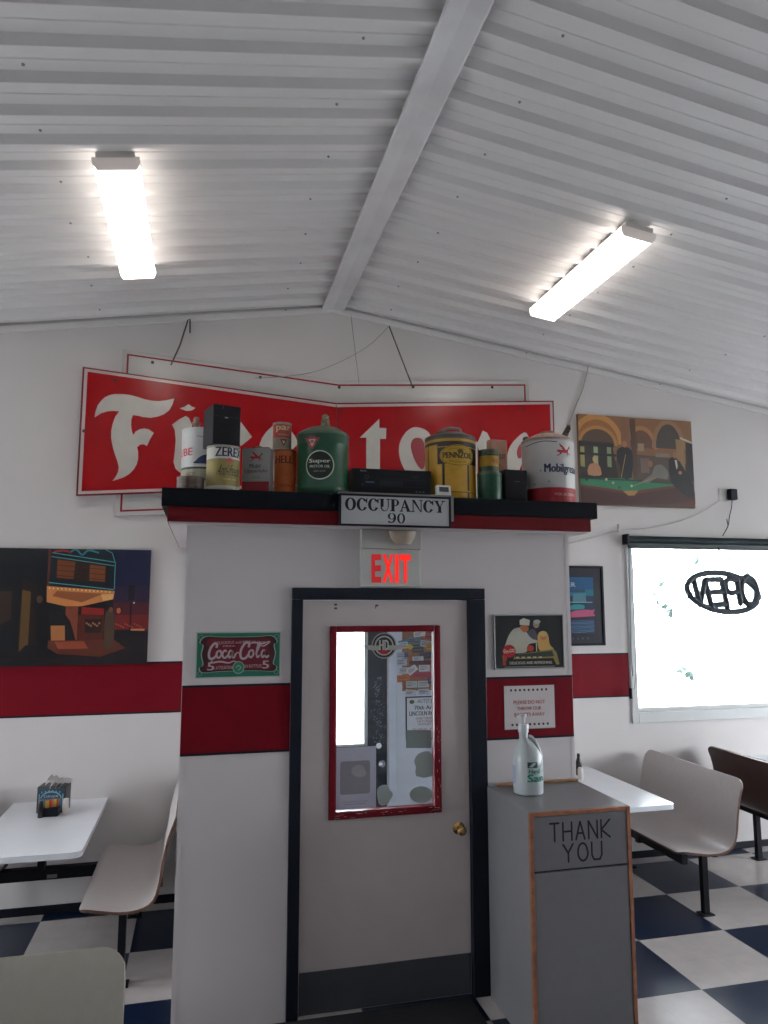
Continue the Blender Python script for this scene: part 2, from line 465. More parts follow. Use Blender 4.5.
# ------------------------------------------------------------------ entry door (inner), glass lite
dr = bpy.data.objects.new('door_1', None); COL.objects.link(dr); dr.location = (0, VY, 0); dr['kind'] = 'structure'; dr['label'] = 'white entry door with a tall red framed window and black casing'
bm = B()
for a in ((.459, .518, 0, 2.088), (1.452, 1.549, 0, 2.088), (.459, 1.549, 2.0885, 2.15)): box(bm, a[0], a[1], -.022, .0, a[2], a[3], bev=.004)
for a in ((.500, .520, 0, 2.085), (1.455, 1.49, 0, 2.085), (.50, 1.49, 2.085, 2.10)): box(bm, a[0], a[1], 0, .1, a[2], a[3])
obj('casing', bm, TRIMB, dr)
LX0, LX1, LZ0, LZ1 = .668, 1.288, .945, 1.945
bm = B()
for a in ((.522, LX0+.02, .008, 2.082), (LX1-.02, 1.450, .008, 2.082), (LX0+.02, LX1-.02, .008, LZ0+.02), (LX0+.02, LX1-.02, LZ1-.02, 2.082)): box(bm, a[0], a[1], .012, .055, a[2], a[3])
obj('door_leaf', bm, DOORM, dr)
bm = B(); f = .034
for y0, y1 in ((-.004, .014), (.053, .068)):
    for a in ((LX0, LX0+f, LZ0, LZ1), (LX1-f, LX1, LZ0, LZ1), (LX0+f, LX1-f, LZ0, LZ0+f), (LX0+f, LX1-f, LZ1-f, LZ1)): box(bm, a[0], a[1], y0, y1, a[2], a[3], bev=.005)
for a in ((LX0+f-.006, LX0+f+.004, LZ0+f, LZ1-f), (LX1-f-.004, LX1-f+.006, LZ0+f, LZ1-f), (LX0+f, LX1-f, LZ0+f-.006, LZ0+f+.004)): box(bm, a[0], a[1], .0, .03, a[2], a[3])
obj('lite_frame', bm, REDF, dr)
a_ = Art(); random.seed(3)
for _ in range(46):     # chipped paint
    e = random.random()
    if e < .55: x = LX1 - random.uniform(.006, .03); z = random.uniform(LZ0, LZ0+.45); w_, h_ = random.uniform(.001, .003), random.uniform(.004, .016)
    else: x = random.uniform(LX0+.02, LX1); z = LZ0 + random.uniform(.006, .03); w_, h_ = random.uniform(.006, .03), random.uniform(.0012, .003)
    a_.rect(x, z, x+w_, z+h_, '#b59a90')
ch = a_.build('chipped_paint', None, dr, y=-.0045)
bm = B(); box(bm, LX0+.03, LX1-.03, .028, .032, LZ0+.03, LZ1-.03); obj('glass', bm, GLASS, dr)
bm = B(); box(bm, .526, 1.446, .009, .012, .012, .213); obj('kick_plate', bm, KICK, dr)
bm = B(); bmesh.ops.create_uvsphere(bm, u_segments=20, v_segments=12, radius=.026, matrix=Matrix.Translation((1.385, -.045, .855)) @ Matrix.Diagonal((1, .75, 1, 1)))
M = Matrix.Translation((1.385, .010, .855)) @ Matrix.Rotation(PI/2, 4, 'X')
t = B(); lathe(t, [(0, 0), (.034, 0), (.034, .004), (.026, .010), (.012, .014), (.012, .04), (.0, .04)], 24); t.transform(M)
me = bpy.data.meshes.new('k'); t.to_mesh(me); t.free(); bm.from_mesh(me); bpy.data.meshes.remove(me)
obj('door_knob', bm, BRASS, dr, smooth=True)
a_ = Art(); 
for x, z in ((.69, 2.055), (.69, 2.035), (.92, 2.05)): a_.rect(x, z, x+.016, z+.01, '#4b4746')
a_.rect(.918, 2.038, .924, 2.058, '#4b4746'); a_.build('tape_residue', None, dr, y=.0115)
# stickers on the glass, seen from the back
def sticker(name, outline, col, y=.0275, lab=None):
    bm = B(); prism(bm, outline, y-.001, y); o = obj(name, bm, mat('sticker_back_'+name+str(col[0]), col, rough=.6, var=.05), dr)
    if lab: o['label'] = lab
gx = lambda px, py: (uv(px, py, VY+.028))
def rr(x0, z0, x1, z1, r, n=5):
    P = []
    for cx, cz, a in ((x1-r, z1-r, 0), (x0+r, z1-r, PI/2), (x0+r, z0+r, PI), (x1-r, z0+r, 1.5*PI)):
        for i in range(n+1): P.append((cx+r*math.cos(a+i*PI/2/n), cz+r*math.sin(a+i*PI/2/n)))
    return P
STK = (.33, .38, .37)
x0, z0 = gx(334, 810); x1, z1 = gx(376, 746)
a_ = Art(); a_.rect(max(x0, LX0+.034), z0, x1, z1, '#b9b9cb'); xa, za = gx(340, 795); xb, zb = gx(370, 760)
a_.poly(rr(xa, za, xb, zb, .012), '#8a8790'); a_.poly(smooth([gx(353, 767), gx(362, 765), gx(366, 774), gx(360, 777), gx(352, 774)], 3), '#a3a0a5')
a_.rect(xa+.01, za-.04, xb-.01, za-.036, '#9b9cb4'); a_.rect(xa+.02, za-.052, xb-.02, za-.048, '#9b9cb4')
o = a_.build('paper_notice', None, dr, y=.027); o['label'] = 'white paper notice taped to the inside of the glass, seen from behind'
sticker('sticker', smooth([gx(*p) for p in ((377, 791), (380, 786), (387, 785), (390, 790), (393, 794), (390, 800), (386, 805), (379, 804))], 3), STK)
sticker('sticker', smooth([gx(421 + 11.5*math.cos(i*PI/8), 794.5 + 8.5*math.sin(i*PI/8)) for i in range(16)], 2), (.36, .42, .40))
sticker('sticker', smooth([gx(*p) for p in ((416, 776), (416, 767), (414, 761), (418, 754), (426, 751), (432, 755), (432, 776))], 2), STK)
sticker('sticker', [gx(*p) for p in ((406, 748), (431, 748), (431, 730), (406, 730))], (.24, .29, .29))
# winged round badge on the glass
a_ = Art(); cx, cz = gx(384, 646.5); R_ = .071
for sgn in (1, -1): a_.poly([(cx+sgn*.02, cz+.008), (cx+sgn*.118, cz+.008), (cx+sgn*.10, cz-.012), (cx+sgn*.06, cz-.022), (cx+sgn*.02, cz-.022)], '#a9a9a4')
a_.ell(cx, cz+.005, R_, R_, '#9a9a98'); a_.ell(cx, cz+.005, R_*.9, R_*.9, '#1b1d22'); a_.ell(cx, cz+.005, R_*.76, R_*.76, '#b2b1ac'); a_.ell(cx, cz+.005, R_*.64, R_*.64, '#24262a')
for sgn in (1, -1): a_.rect(cx+sgn*.02 if sgn > 0 else cx-.072, cz-.02, cx+.072 if sgn > 0 else cx-.02, cz+.006, '#a9a9a4')
a_.text('H', cx-.026, cz-.020, cx-.004, cz+.036, '#c6c4bd', bold=.03); a_.text('D', cx+.003, cz-.020, cx+.025, cz+.036, '#c6c4bd', bold=.03)
a_.poly(smooth([(cx-.024, cz-.026), (cx, cz-.018), (cx+.024, cz-.026), (cx+.016, cz-.040), (cx-.016, cz-.040)], 3), '#a31e28')
a_.poly([(cx+.118, cz+.002), (cx+.148, cz+.012), (cx+.172, cz-.004), (cx+.148, cz-.02)], '#b9b15c')
o = a_.build('winged_badge', None, dr, y=.0275); o['label'] = 'round badge sticker with silver wings and letters HD'

# exterior door behind it: black leaf with a bright glass
d2 = bpy.data.objects.new('door_2', None); COL.objects.link(d2); d2.location = (0, YB, 0); d2['kind'] = 'structure'
bm = B(); gx0, gx1, gz0, gz1 = .64, 1.250, .985, 1.95
for a in ((.565, gx0, .01, 2.07), (gx1, 1.405, .01, 2.07), (gx0, gx1, .01, gz0), (gx0, gx1, gz1, 2.07)): box(bm, a[0], a[1], .03, .075, a[2], a[3])
obj('door_leaf', bm, mat('black_blue_door', (.012, .018, .030), rough=.3, var=.2), d2)
bm = B()
for a in ((gx0, gx0+.03, gz0, gz1), (gx1-.028, gx1, gz0, gz1), (gx0, gx1, gz0, gz0+.02), (gx0, gx1, gz1-.02, gz1)): box(bm, a[0], a[1], .018, .04, a[2], a[3], bev=.003)
obj('lite_frame', bm, PLASTW, d2)
bm = B(); box(bm, gx0, gx1, .05, .054, gz0, gz1); obj('glass', bm, GLASS, d2)
bm = B(); box(bm, 1.41, 1.47, -.02, 0, 0, 2.14, bev=.003); box(bm, .50, .56, -.02, 0, 0, 2.14, bev=.003); box(bm, .5, 1.47, -.02, 0, 2.08, 2.14, bev=.003)
obj('casing', bm, mat('daylight_tinted_casing', (.72, .77, .86), rough=.4), d2)  # casing in the same daylight-brightened white as the wall lining
bm = B(); bmesh.ops.create_uvsphere(bm, u_segments=16, v_segments=10, radius=.03, matrix=Matrix.Translation((1.345, -.03, .86)))
bmesh.ops.create_cone(bm, cap_ends=True, segments=16, radius1=.012, radius2=.012, depth=.06, matrix=Matrix.Translation((1.345, 0, .86)) @ Matrix.Rotation(PI/2, 4, 'X'))
bmesh.ops.create_cone(bm, cap_ends=True, segments=20, radius1=.026, radius2=.022, depth=.02, matrix=Matrix.Translation((1.335, .02, .985)) @ Matrix.Rotation(PI/2, 4, 'X'))
obj('door_knob', bm, CHROME, d2, smooth=True)
a_ = Art(); random.seed(11)
for _ in range(110):     # speckled reflection on the stile, painted as pale specks
    x = random.gauss(1.335, .022); z = random.uniform(1.0, 1.50); r = random.uniform(.003, .008)
    a_.poly([(x-r, z), (x, z-r*.7), (x+r, z+.002), (x, z+r)], '#8d99a6')
a_.build('reflection_specks', None, d2, y=.029)

t = bpy.data.objects.new('window_7', None); COL.objects.link(t); t['kind'] = 'structure'; bm = B(); box(bm, .04, .46, YB+.05, YB+.054, .15, 2.08); obj('glass', bm, GLASS, t)  # unseen sidelight, added to let more daylight into the vestibule
bm = B(); box(bm, 1.472, 1.984, YB-.0009, YB+.0002, .001, 2.399); struct('wall_entry_back_daylit', bm, mat('daylight_tinted_lining', (.74, .78, .86), rough=.5, var=.02))  # thin added lining, its bright bluish white stands in for daylight
# notices on the wall beyond the glass
def panel_thing(name, label, cat, x0, x1, z0, z1, y, th=.004, col=None, frame=None, group=None, ry=0):
    """a flat sheet or panel against a wall; the art is drawn in metres from its lower left corner"""
    t = thing(name, label, cat, (x0, y, z0), 0, group)
    if ry: t.rotation_euler = (0, ry, 0)
    W, H = x1-x0, z1-z0
    bm = B(); box(bm, 0, W, -th, 0, 0, H, bev=min(.002, th/3)); obj('panel', bm, col or mat('paper', (.78, .80, .84), rough=.7, var=.03), t)
    if frame:
        m, fw, fd = frame; bm = B()
        for a in ((0, fw, 0, H), (W-fw, W, 0, H), (fw, W-fw, 0, fw), (fw, W-fw, H-fw, H)): box(bm, a[0], a[1], -th-fd, 0, a[2], a[3], bev=.002)
        obj('frame', bm, m, t)
    return t, W, H
PAPER = mat('paper', (.78, .80, .84), rough=.7, var=.03)
t, W, H = panel_thing('poster', 'rodeo style event poster with blue heading and pink lettering in a black frame', 'poster', 1.545, 1.87, 1.02, 1.345, YB-.001, frame=(BLACK, .008, .006))
a_ = Art(); a_.ell(.05, H-.04, .02, .015, '#7b6a55'); a_.text('AUTO SHOW', .09, H-.05, .30, H-.02, '#3c4c66', shear=.3)
a_.text('70th Annual', .07, H-.10, .29, H-.07, '#232c46', bold=.02); a_.text('LINCOLN RODEO', .03, H-.145, .30, H-.112, '#1c2540', bold=.02)
for i, (tt, cc) in enumerate((('AND CRUISE IN', '#7d3145'), ('SATURDAY', '#9b2f4d'), ('AUGUST 12', '#4c5978'))): a_.text(tt, .08+.01*i, H-.175-.022*i, .26-.01*i, H-.158-.022*i, cc)
a_.text('SHOW  SHINE', .05, .045, .29, .085, '#b6476a', shear=.2); a_.text('8 AM TO 3 PM', .05, .02, .29, .038, '#b6476a')
a_.build('print', None, t, y=-.004)
cb = thing('cork_board', 'cork notice board covered in small cards beyond the door glass', 'notice board', (1.46, YB-.001, 1.30), 0)
bm = B(); box(bm, .06, .50, -.008, 0, .09, .60); obj('board', bm, mat('cork', (.30, .14, .07), rough=.9, var=.3, scale=60), cb)
random.seed(21)
cards = [('#2c86b0', 1.49, 1.74, .10, .03, 14), ('#c9c9cc', 1.49, 1.71, .08, .05, 5), ('#6a7280', 1.56, 1.75, .11, .06, -4), ('#2f3a44', 1.60, 1.68, .09, .06, 3),
         ('#a9b0b6', 1.66, 1.73, .10, .05, -8), ('#b98c22', 1.71, 1.70, .09, .05, 8), ('#d6d2cf', 1.61, 1.80, .10, .04, 6), ('#9c3340', 1.70, 1.79, .09, .05, -5), ('#c3c8d4', 1.47, 1.64, .09, .045, 0),
         ('#263a78', 1.53, 1.645, .03, .04, 0), ('#5b2c3c', 1.57, 1.59, .20, .03, 0), ('#c0c6cc', 1.47, 1.585, .08, .05, 0), ('#3a4256', 1.66, 1.63, .12, .05, 3), ('#d9dadf', 1.60, 1.615, .09, .035, 2),
         ('#cfd2d8', 1.49, 1.52, .09, .05, 0), ('#b03a54', 1.60, 1.49, .18, .04, 0), ('#dfe0e4', 1.65, 1.535, .09, .05, 0), ('#e8e6e6', 1.575, 1.505, .085, .05, 36), ('#b9652a', 1.475, 1.46, .10, .05, 3),
         ('#bfc6c8', 1.545, 1.415, .09, .05, 0), ('#c6cdd0', 1.64, 1.415, .09, .05, 0), ('#c9cbd2', 1.535, 1.36, .09, .045, -6), ('#c5c9d4', 1.64, 1.36, .09, .045, 0), ('#4a4f63', 1.72, 1.44, .09, .05, 4)]
WHO = ['blue card at the upper left of the cork board', 'white card just under the blue card, cork board top left', 'slate grey card at the top middle of the cork board', 'dark charcoal card under the grey one on the cork board',
       'tilted pale grey card at the upper right of the cork board', 'mustard yellow card at the right edge of the cork board', 'off white card along the top edge of the cork board', 'dark red card at the top right corner of the cork board',
       'pale blue card on the left edge, beside the small navy card', 'small navy card, narrow and upright, left side of the cork board', 'long plum strip across the middle of the cork board', 'light grey card on the left edge above the orange card',
       'dark slate card right of the middle on the cork board', 'white slim card at the middle of the cork board', 'pale grey card left of the strongly tilted white card', 'long pink strip below the tilted white card',
       'white card right of the strongly tilted card', 'white card strongly tilted like a diamond, cork board middle', 'orange card at the lower left of the cork board', 'pale card right below the orange card, upper row',
       'pale card at lower right of the cork board, upper row', 'slightly tilted pale card in the lowest row, left', 'pale card in the lowest row of the cork board, right', 'grey violet card at the lower right edge of the cork board']
for i, (c_, x, z, w_, h_, an) in enumerate(cards):
    bm = B(); box(bm, 0, w_, -.0012, 0, 0, h_)
    bm.verts.ensure_lookup_table()
    hasart = True
    o = obj('card', bm, mat('card_'+c_, hexc(c_), rough=.6, var=.08), None)
    o.location = (x, YB-.010-.0016*(i % 12), z); o.rotation_euler = (0, -math.radians(an), 0)
    tag(o, WHO[i], 'card', 'cards pinned on the cork board')
    b_ = Art()
    for k in range(3):
        ww = random.uniform(.4, .8)*w_
        b_.rect(w_*.1, h_*(.72-.22*k), w_*.1+ww, h_*(.80-.22*k), random.choice(['#3b3f4c', '#7c3a46', '#4c5a6c', '#8b8b90']))
    b_.build('lettering', None, o, y=-.0012, base=.0001, step=.0002)

# ------------------------------------------------------------------ canopy shelf over the entry
SY = 3.77; SZ = 2.647
sh = thing('display_shelf', 'long black topped shelf with red fascia running over the entry', 'shelf', (0, 0, 0))
bm = B(); box(bm, -.217, 2.208, SY, YB, 2.553, SZ, bev=.003); obj('shelf_top', bm, mat('black_shelf_top', (.0025, .004, .007), rough=.6, spec=.15, var=.2, scale=8), sh)
bm = B(); box(bm, -.187, 2.170, SY+.012, VY+.02, 2.478, 2.553, bev=.002); box(bm, -.187, VX0, VY+.02, YB, 2.478, 2.553); box(bm, VX1, 2.17, VY+.02, YB, 2.4785, 2.553)
obj('fascia', bm, mat('red_shelf_fascia', (.11, .002, .005), rough=.5, var=.06, spec=.2), sh)
bm = B(); box(bm, -.180, VX0-.001, SY+.03, YB-.001, 2.470, 2.478); box(bm, VX1+.001, 2.162, SY+.03, YB-.001, 2.470, 2.478); box(bm, VX0, VX1, SY+.03, VY-.002, 2.470, 2.478)
obj('soffit', bm, WALL2, sh)

# ------------------------------------------------------------------ serif capitals for the occupancy sign
def serif(a, s, x, z, h, col):
    T, t, w_ = .26*h, .085*h, .8*h
    def R(x0, z0, x1, z1): a.rect(x+x0, z+z0, x+x1, z+z1, col)
    def Q(*p): a.poly([(x+u, z+v) for u, v in p], col)
    sf = .075*h
    if s in 'OC0':
        k = .46*h if s != '0' else .32*h; ik = k-T if s != '0' else k-.17*h
        if s == 'C': a.ring(x+k, z+.5*h, k, .52*h, ik, .44*h, col, a0=.55, a1=2*PI-.5); Q((k*1.78, .62*h), (k*1.95, .62*h), (k*1.95, h), (k*1.82, h), (k*1.6, .8*h)); return k*2.08
        a.ring(x+k, z+.5*h, k, .52*h, ik, .44*h, col); return k*2.1
    if s == 'U':
        R(.1*h, .35*h, .1*h+T, h); R(.72*h, .35*h, .72*h+t, h); R(0, h-sf, .40*h, h); R(.6*h, h-sf, .88*h, h)
        a.ring(x+.4375*h, z+.36*h, .3375*h, .38*h, .25*h-.0*h, .31*h, col, a0=PI, a1=2*PI, dx=.03*h, n=16); return .93*h
    if s == 'P':
        R(.1*h, 0, .1*h+T, h); R(0, 0, .42*h, sf); R(0, h-sf, .45*h, h); a.ring(x+.40*h, z+.72*h, .36*h, .28*h, .17*h, .23*h, col, a0=-PI/2, a1=PI/2, n=16); R(.3*h, .44*h, .42*h, .44*h+sf); return .80*h
    if s == 'A':
        Q((.08*h, 0), (.08*h+t*1.2, 0), (.48*h, .88*h), (.42*h, h)); Q((.42*h, h), (.50*h, h), (.92*h, 0), (.92*h-T*1.1, 0), (.38*h, .86*h)); R(.24*h, .30*h, .62*h, .30*h+sf); R(0, 0, .28*h, sf); R(.6*h, 0, 1.0*h, sf); return 1.0*h
    if s == 'N':
        R(.12*h, 0, .12*h+t, h); R(.82*h, 0, .82*h+t, h); Q((.05*h, h), (.30*h, h), (.88*h, 0), (.80*h, 0), (.12*h, .9*h)); R(0, 0, .28*h, sf); R(.7*h, h-sf, 1.0*h, h); return 1.04*h
    if s == 'Y':
        Q((.05*h, h), (.31*h, h), (.56*h, .45*h), (.36*h, .45*h)); Q((.78*h, h), (.86*h, h), (.56*h, .45*h), (.48*h, .45*h)); R(.36*h, 0, .36*h+T, .47*h); R(.25*h, 0, .67*h, sf); R(0, h-sf, .4*h, h); R(.65*h, h-sf, .98*h, h); return 1.0*h
    if s == '9':
        k = .32*h; a.ring(x+k, z+.69*h, k, .33*h, k-.17*h, .28*h, col); a.stroke([(x+.56*h, z+.75*h), (x+.56*h, z+.4*h), (x+.38*h, z+.1*h), (x+.08*h, z+.06*h)], [.17*h, .17*h, .12*h, .05*h], col); a.ell(x+.1*h, z+.12*h, .09*h, .09*h, col); return .74*h
oc = thing('occupancy_sign', 'white rectangular OCCUPANCY 90 sign with black border on the shelf edge', 'sign', (.684, SY-.001, 2.474))
OW, OH = .622, .172
bm = B(); box(bm, 0, OW, -.012, 0, 0, OH, bev=.002); obj('panel', bm, mat('white_sign', (.42, .43, .44), rough=.45, var=.03), oc)
bm = B(); fw = .011
for a in ((0, fw, 0, OH), (OW-fw, OW, 0, OH), (fw, OW-fw, 0, fw), (fw, OW-fw, OH-fw, OH)): box(bm, a[0], a[1], -.018, 0, a[2], a[3], bev=.002)
obj('frame', bm, BLACK, oc)
bm = B(); box(bm, .0, OW+.018, .001, .05, SZ-2.474+.001, OH+.012); box(bm, OW+.001, OW+.018, -.01, -.0005, .04, OH+.010); obj('backing_strip', bm, mat('grey_strip', (.20, .19, .18), rough=.6, var=.1), oc)
a_ = Art(); h_ = .066; x = .03; z = .084; K = (OW-.06); 
ws = [1.956*.46*h_*1.07 for _ in 'x']
def measure(txt, h):
    d = Art(); xx = 0
    for c_ in txt: xx += serif(d, c_, xx, 0, h, '#000000')
    return xx
k_ = (K-.002) / measure('OCCUPANCY', h_)
tmp = Art(); xx = 0
for c_ in 'OCCUPANCY': xx += serif(tmp, c_, xx, 0, h_, '#0a0c10')
for vs, fs, col, bb, l in tmp.sh: a_.mesh([(.031+v[0]*k_, z+v[1]) for v in vs], fs, col)
tmp = Art(); xx = 0
for c_ in '90': xx += serif(tmp, c_, xx, 0, .054, '#0a0c10')
for vs, fs, col, bb, l in tmp.sh: a_.mesh([(.265+v[0]*1.3, .020+v[1]) for v in vs], fs, col)
a_.build('lettering', None, oc, y=-.012)

# ------------------------------------------------------------------ exit sign
ex = thing('exit_sign', 'lit white EXIT sign with red letters above the door', 'sign', (.826, VY, 2.156))
EW, EH = .335, .205
bm = B(); box(bm, 0, EW, -.045, -.001, 0, EH, bev=.004); obj('housing', bm, mat('exit_housing', (.50, .52, .49), rough=.4, var=.02), ex)
bm = B(); box(bm, 0, EW+.004, -.052, -.001, EH+.002, .312, bev=.004); obj('upper_box', bm, mat('exit_upper_box', (.45, .44, .42), rough=.5, var=.03), ex)
RED_E = mat('lit_red_letter', (.25, .0, .0), rough=.4, var=0, emis=((1, .02, .012), .9))
RED_D = mat('dim_red_letter', (.25, .0, .0), rough=.4, var=0, emis=((1, .04, .05), .28))
def letters(parent, items, mat_, y, name='letter'):
    for ch, x0, x1, m_ in items:
        bm = B(); vs, fs = text2d(ch, .035)
        V = [bm.verts.new((x0+v[0]*(x1-x0), y, .022+v[1]*.155)) for v in vs]
        for f in fs: bm.faces.new([V[i] for i in f])
        for f in bm.faces:
            f.normal_update()
            if f.normal.y > 0: f.normal_flip()
        r = bmesh.ops.extrude_face_region(bm, geom=bm.faces[:]); bmesh.ops.translate(bm, vec=(0, -.002, 0), verts=[v for v in r['geom'] if isinstance(v, bmesh.types.BMVert)])
        o = obj(name, bm, m_, parent)
letters(ex, [('E', .058, .112, RED_D), ('X', .120, .182, RED_E), ('I', .190, .211, RED_E), ('T', .218, .280, RED_E)], None, -.0455)
bm = B(); lathe(bm, [(.0, -.05), (.045, -.05), (.068, -.01), (.076, .028), (.070, .034), (0, .034)], 28)
bm.transform(Matrix.Translation((.222, -.085, .275)) @ Matrix.Diagonal((1, .62, .9, 1))); obj('lamp_head', bm, mat('lamp_head_tan', (.28, .23, .18), rough=.4, var=.08), ex, smooth=True)

# ------------------------------------------------------------------ wall signs on the entry box
ck = thing('soda_sign', 'small green and dark red vintage Coca-Cola plate left of the door', 'sign', (-.028, VY, 1.686))
W, H = .432, .234
bm = B(); box(bm, 0, W, -.006, 0, 0, H, bev=.002); obj('panel', bm, mat('tin_sign', (.35, .42, .38), rough=.4, var=.03), ck)
a_ = Art(); a_.rect(.006, .006, W-.006, H-.006, '#1f6b57')
def mir(P): return P + [(W-x, z) for x, z in P[::-1]]
A = [(W/2, .205), (.13, .207), (.06, .212), (.032, .200), (.022, .178), (.038, .165), (.030, .12), (.040, .07), (.022, .055), (.030, .034), (.06, .030), (.13, .035), (W/2, .030)]
out = smooth(mir(A[1:-1]), 4)
sc = lambda P, k: [(W/2+(x-W/2)*k, H/2+(z-H/2)*k) for x, z in P]
a_.poly(sc(out, 1.03), '#8fae9c'); a_.poly(out, '#3c0a18'); a_.poly([(W/2+(x-W/2)*.86, H/2+(z-H/2)*.9) for x, z in out], '#6b0c20')
CR = '#b7a9ad'
a_.text('DELICIOUS and REFRESHING', .09, .170, .35, .184, CR, arch=.004); a_.text('DRINK', .135, .158, .20, .166, CR)
def script(a, ox, oz, k, col, w=.8):
    L = [([(2.3, 5.0), (2.5, 5.9), (1.7, 6.2), (.7, 5.0), (.2, 3.2), (.5, 1.9), (1.5, 1.9), (2.6, 3.0)], .62), ([(3.2, 4.1), (2.5, 3.6), (2.5, 2.5), (3.1, 2.0), (3.8, 2.9), (3.6, 4.0), (3.2, 4.1)], .5),
         ([(5.3, 3.8), (4.8, 4.2), (4.2, 3.4), (4.3, 2.3), (5.0, 2.0), (5.7, 2.7)], .5), ([(7.0, 4.0), (6.3, 4.0), (5.9, 2.9), (6.3, 2.0), (7.0, 3.0), (7.2, 4.1), (7.0, 2.5), (7.5, 2.0), (8.1, 3.3)], .5),
         ([(8.2, 3.5), (9.0, 3.4)], .3), ([(11.8, 5.0), (12.0, 6.1), (11.0, 6.4), (9.9, 5.0), (9.4, 3.2), (9.8, 1.8), (10.9, 1.8), (12.0, 3.0)], .62),
         ([(12.7, 4.2), (12.0, 3.6), (12.0, 2.5), (12.6, 2.0), (13.3, 2.9), (13.1, 4.0), (12.7, 4.2)], .5), ([(14.0, 3.0), (15.1, 5.4), (15.2, 6.2), (14.7, 6.0), (14.2, 3.4), (14.5, 2.0), (15.2, 2.6)], .45),
         ([(16.8, 4.0), (16.1, 4.0), (15.7, 2.9), (16.1, 2.0), (16.8, 3.0), (17.0, 4.2), (16.8, 2.5), (17.4, 2.0), (17.9, 2.6)], .5),
         ([(1.3, 1.3), (.9, .6), (3.5, .9), (6.0, .5), (7.6, 1.0), (8.6, .6)], [.2, .4, .45, .4, .3, .1]), ([(11.8, 5.8), (13.5, 6.5), (15.5, 6.0), (18.2, 6.7), (16.5, 5.4), (15.2, 5.5)], [.1, .35, .45, .25, .35, .1])]
    for P, ww in L: a.stroke([(ox+x*k, oz+z*k) for x, z in P], [q*k*w for q in ww] if isinstance(ww, list) else ww*k*w, col, sm=5)
script(a_, .062, .068, .0172, CR, 1.1)
a_.text('5', .060, .040, .094, .080, CR, bold=.03); a_.text('5', .338, .044, .372, .084, CR, bold=.03)
a_.text('AT FOUNTAINS', .100, .044, .185, .062, CR, shear=.2); a_.text('IN BOTTLES', .248, .050, .334, .066, CR)
a_.ell(W/2, .052, .030, .032, '#8fae9c'); a_.ell(W/2, .052, .026, .028, '#2c7a62'); a_.stroke([(W/2-.012, .052), (W/2, .062), (W/2+.012, .052), (W/2, .038)], .004, '#8fae9c')
for cx_ in (.022, W-.022):
    for cz_ in (.024, H-.024): a_.ring(cx_, cz_, .012, .012, .009, .009, '#6f9f8a', n=14)
a_.build('print', None, ck, y=-.006)

so = thing('fountain_sign', 'black sign with a man in white at a soda counter, right of the door', 'sign', (1.603, VY, 1.695))
W, H = .434, .309
bm = B(); box(bm, 0, W, -.010, 0, 0, H, bev=.002); obj('panel', bm, BLACK, so)
bm = B(); f = .007
for a in ((0, f, 0, H), (W-f, W, 0, H), (f, W-f, 0, f), (f, W-f, H-f, H)): box(bm, a[0], a[1], -.014, 0, a[2], a[3], bev=.002)
obj('frame', bm, mat('pale_metal_frame', (.36, .36, .36), rough=.35, var=.03), so)
a_ = Art(); a_.rect(.008, .008, W-.008, H-.008, '#0f151a')
q = lambda L: [((x-62)/(402-62)*W, (330-y)/(330-70)*H) for x, y in L]
a_.poly(smooth(q([(108, 240), (118, 205), (135, 165), (160, 138), (195, 135), (222, 160), (235, 178), (268, 195), (270, 205), (235, 210), (222, 222), (215, 250), (160, 255), (125, 250)]), 3), '#b5b4a6')
a_.poly(smooth(q([(185, 130), (205, 122), (228, 130), (226, 148), (205, 156)]), 3), '#a9603c')
a_.poly(q([(186, 98), (205, 88), (236, 98), (232, 124), (186, 120)]), '#c4c4ba')
a_.poly(smooth(q([(222, 160), (245, 140), (262, 150), (272, 185), (250, 190)]), 3), '#4e4a58')
a_.ell(*q([(266, 118)])[0], .020, .022, '#9c8674'); a_.ell(*q([(270, 106)])[0], .022, .012, '#a7a5a0')
a_.poly(smooth(q([(272, 170), (296, 150), (322, 168), (330, 215), (350, 240), (300, 245), (275, 235)]), 3), '#c39a55')
a_.ell(*q([(300, 176)])[0], .020, .022, '#b5774c'); a_.ell(*q([(298, 164)])[0], .026, .016, '#c2a566')
a_.poly(q([(160, 262), (345, 236), (362, 252), (375, 310), (360, 312), (345, 280), (150, 282)]), '#8a7a3e'); a_.poly(q([(160, 262), (340, 244), (350, 272), (160, 276)]), '#2f3630')
for i in range(5): a_.rect(.13+.035*i, .062, .15+.035*i, .070, '#b9b49c')
a_.ell(*q([(234, 232)])[0], .022, .018, '#b8402c'); a_.rect(.255, .10, .262, .145, '#c9c4a6')
a_.poly(q([(100, 262), (122, 262), (122, 310), (104, 310)]), '#a3402e'); a_.ell(*q([(132, 244)])[0], .040, .036, '#a81f24'); cc = q([(132, 244)])[0]
script(a_, cc[0]-.034, cc[1]-.012, .0037, '#d9b7ae', 1.6)
a_.rect(.070, .022, .36, .052, '#0b0e12'); a_.text('DELICIOUS AND REFRESHING', .092, .028, .352, .044, '#b9b5ac', bold=.02); a_.rect(.06, .012, .37, .016, '#8c8a82')
a_.build('print', None, so, y=-.010)

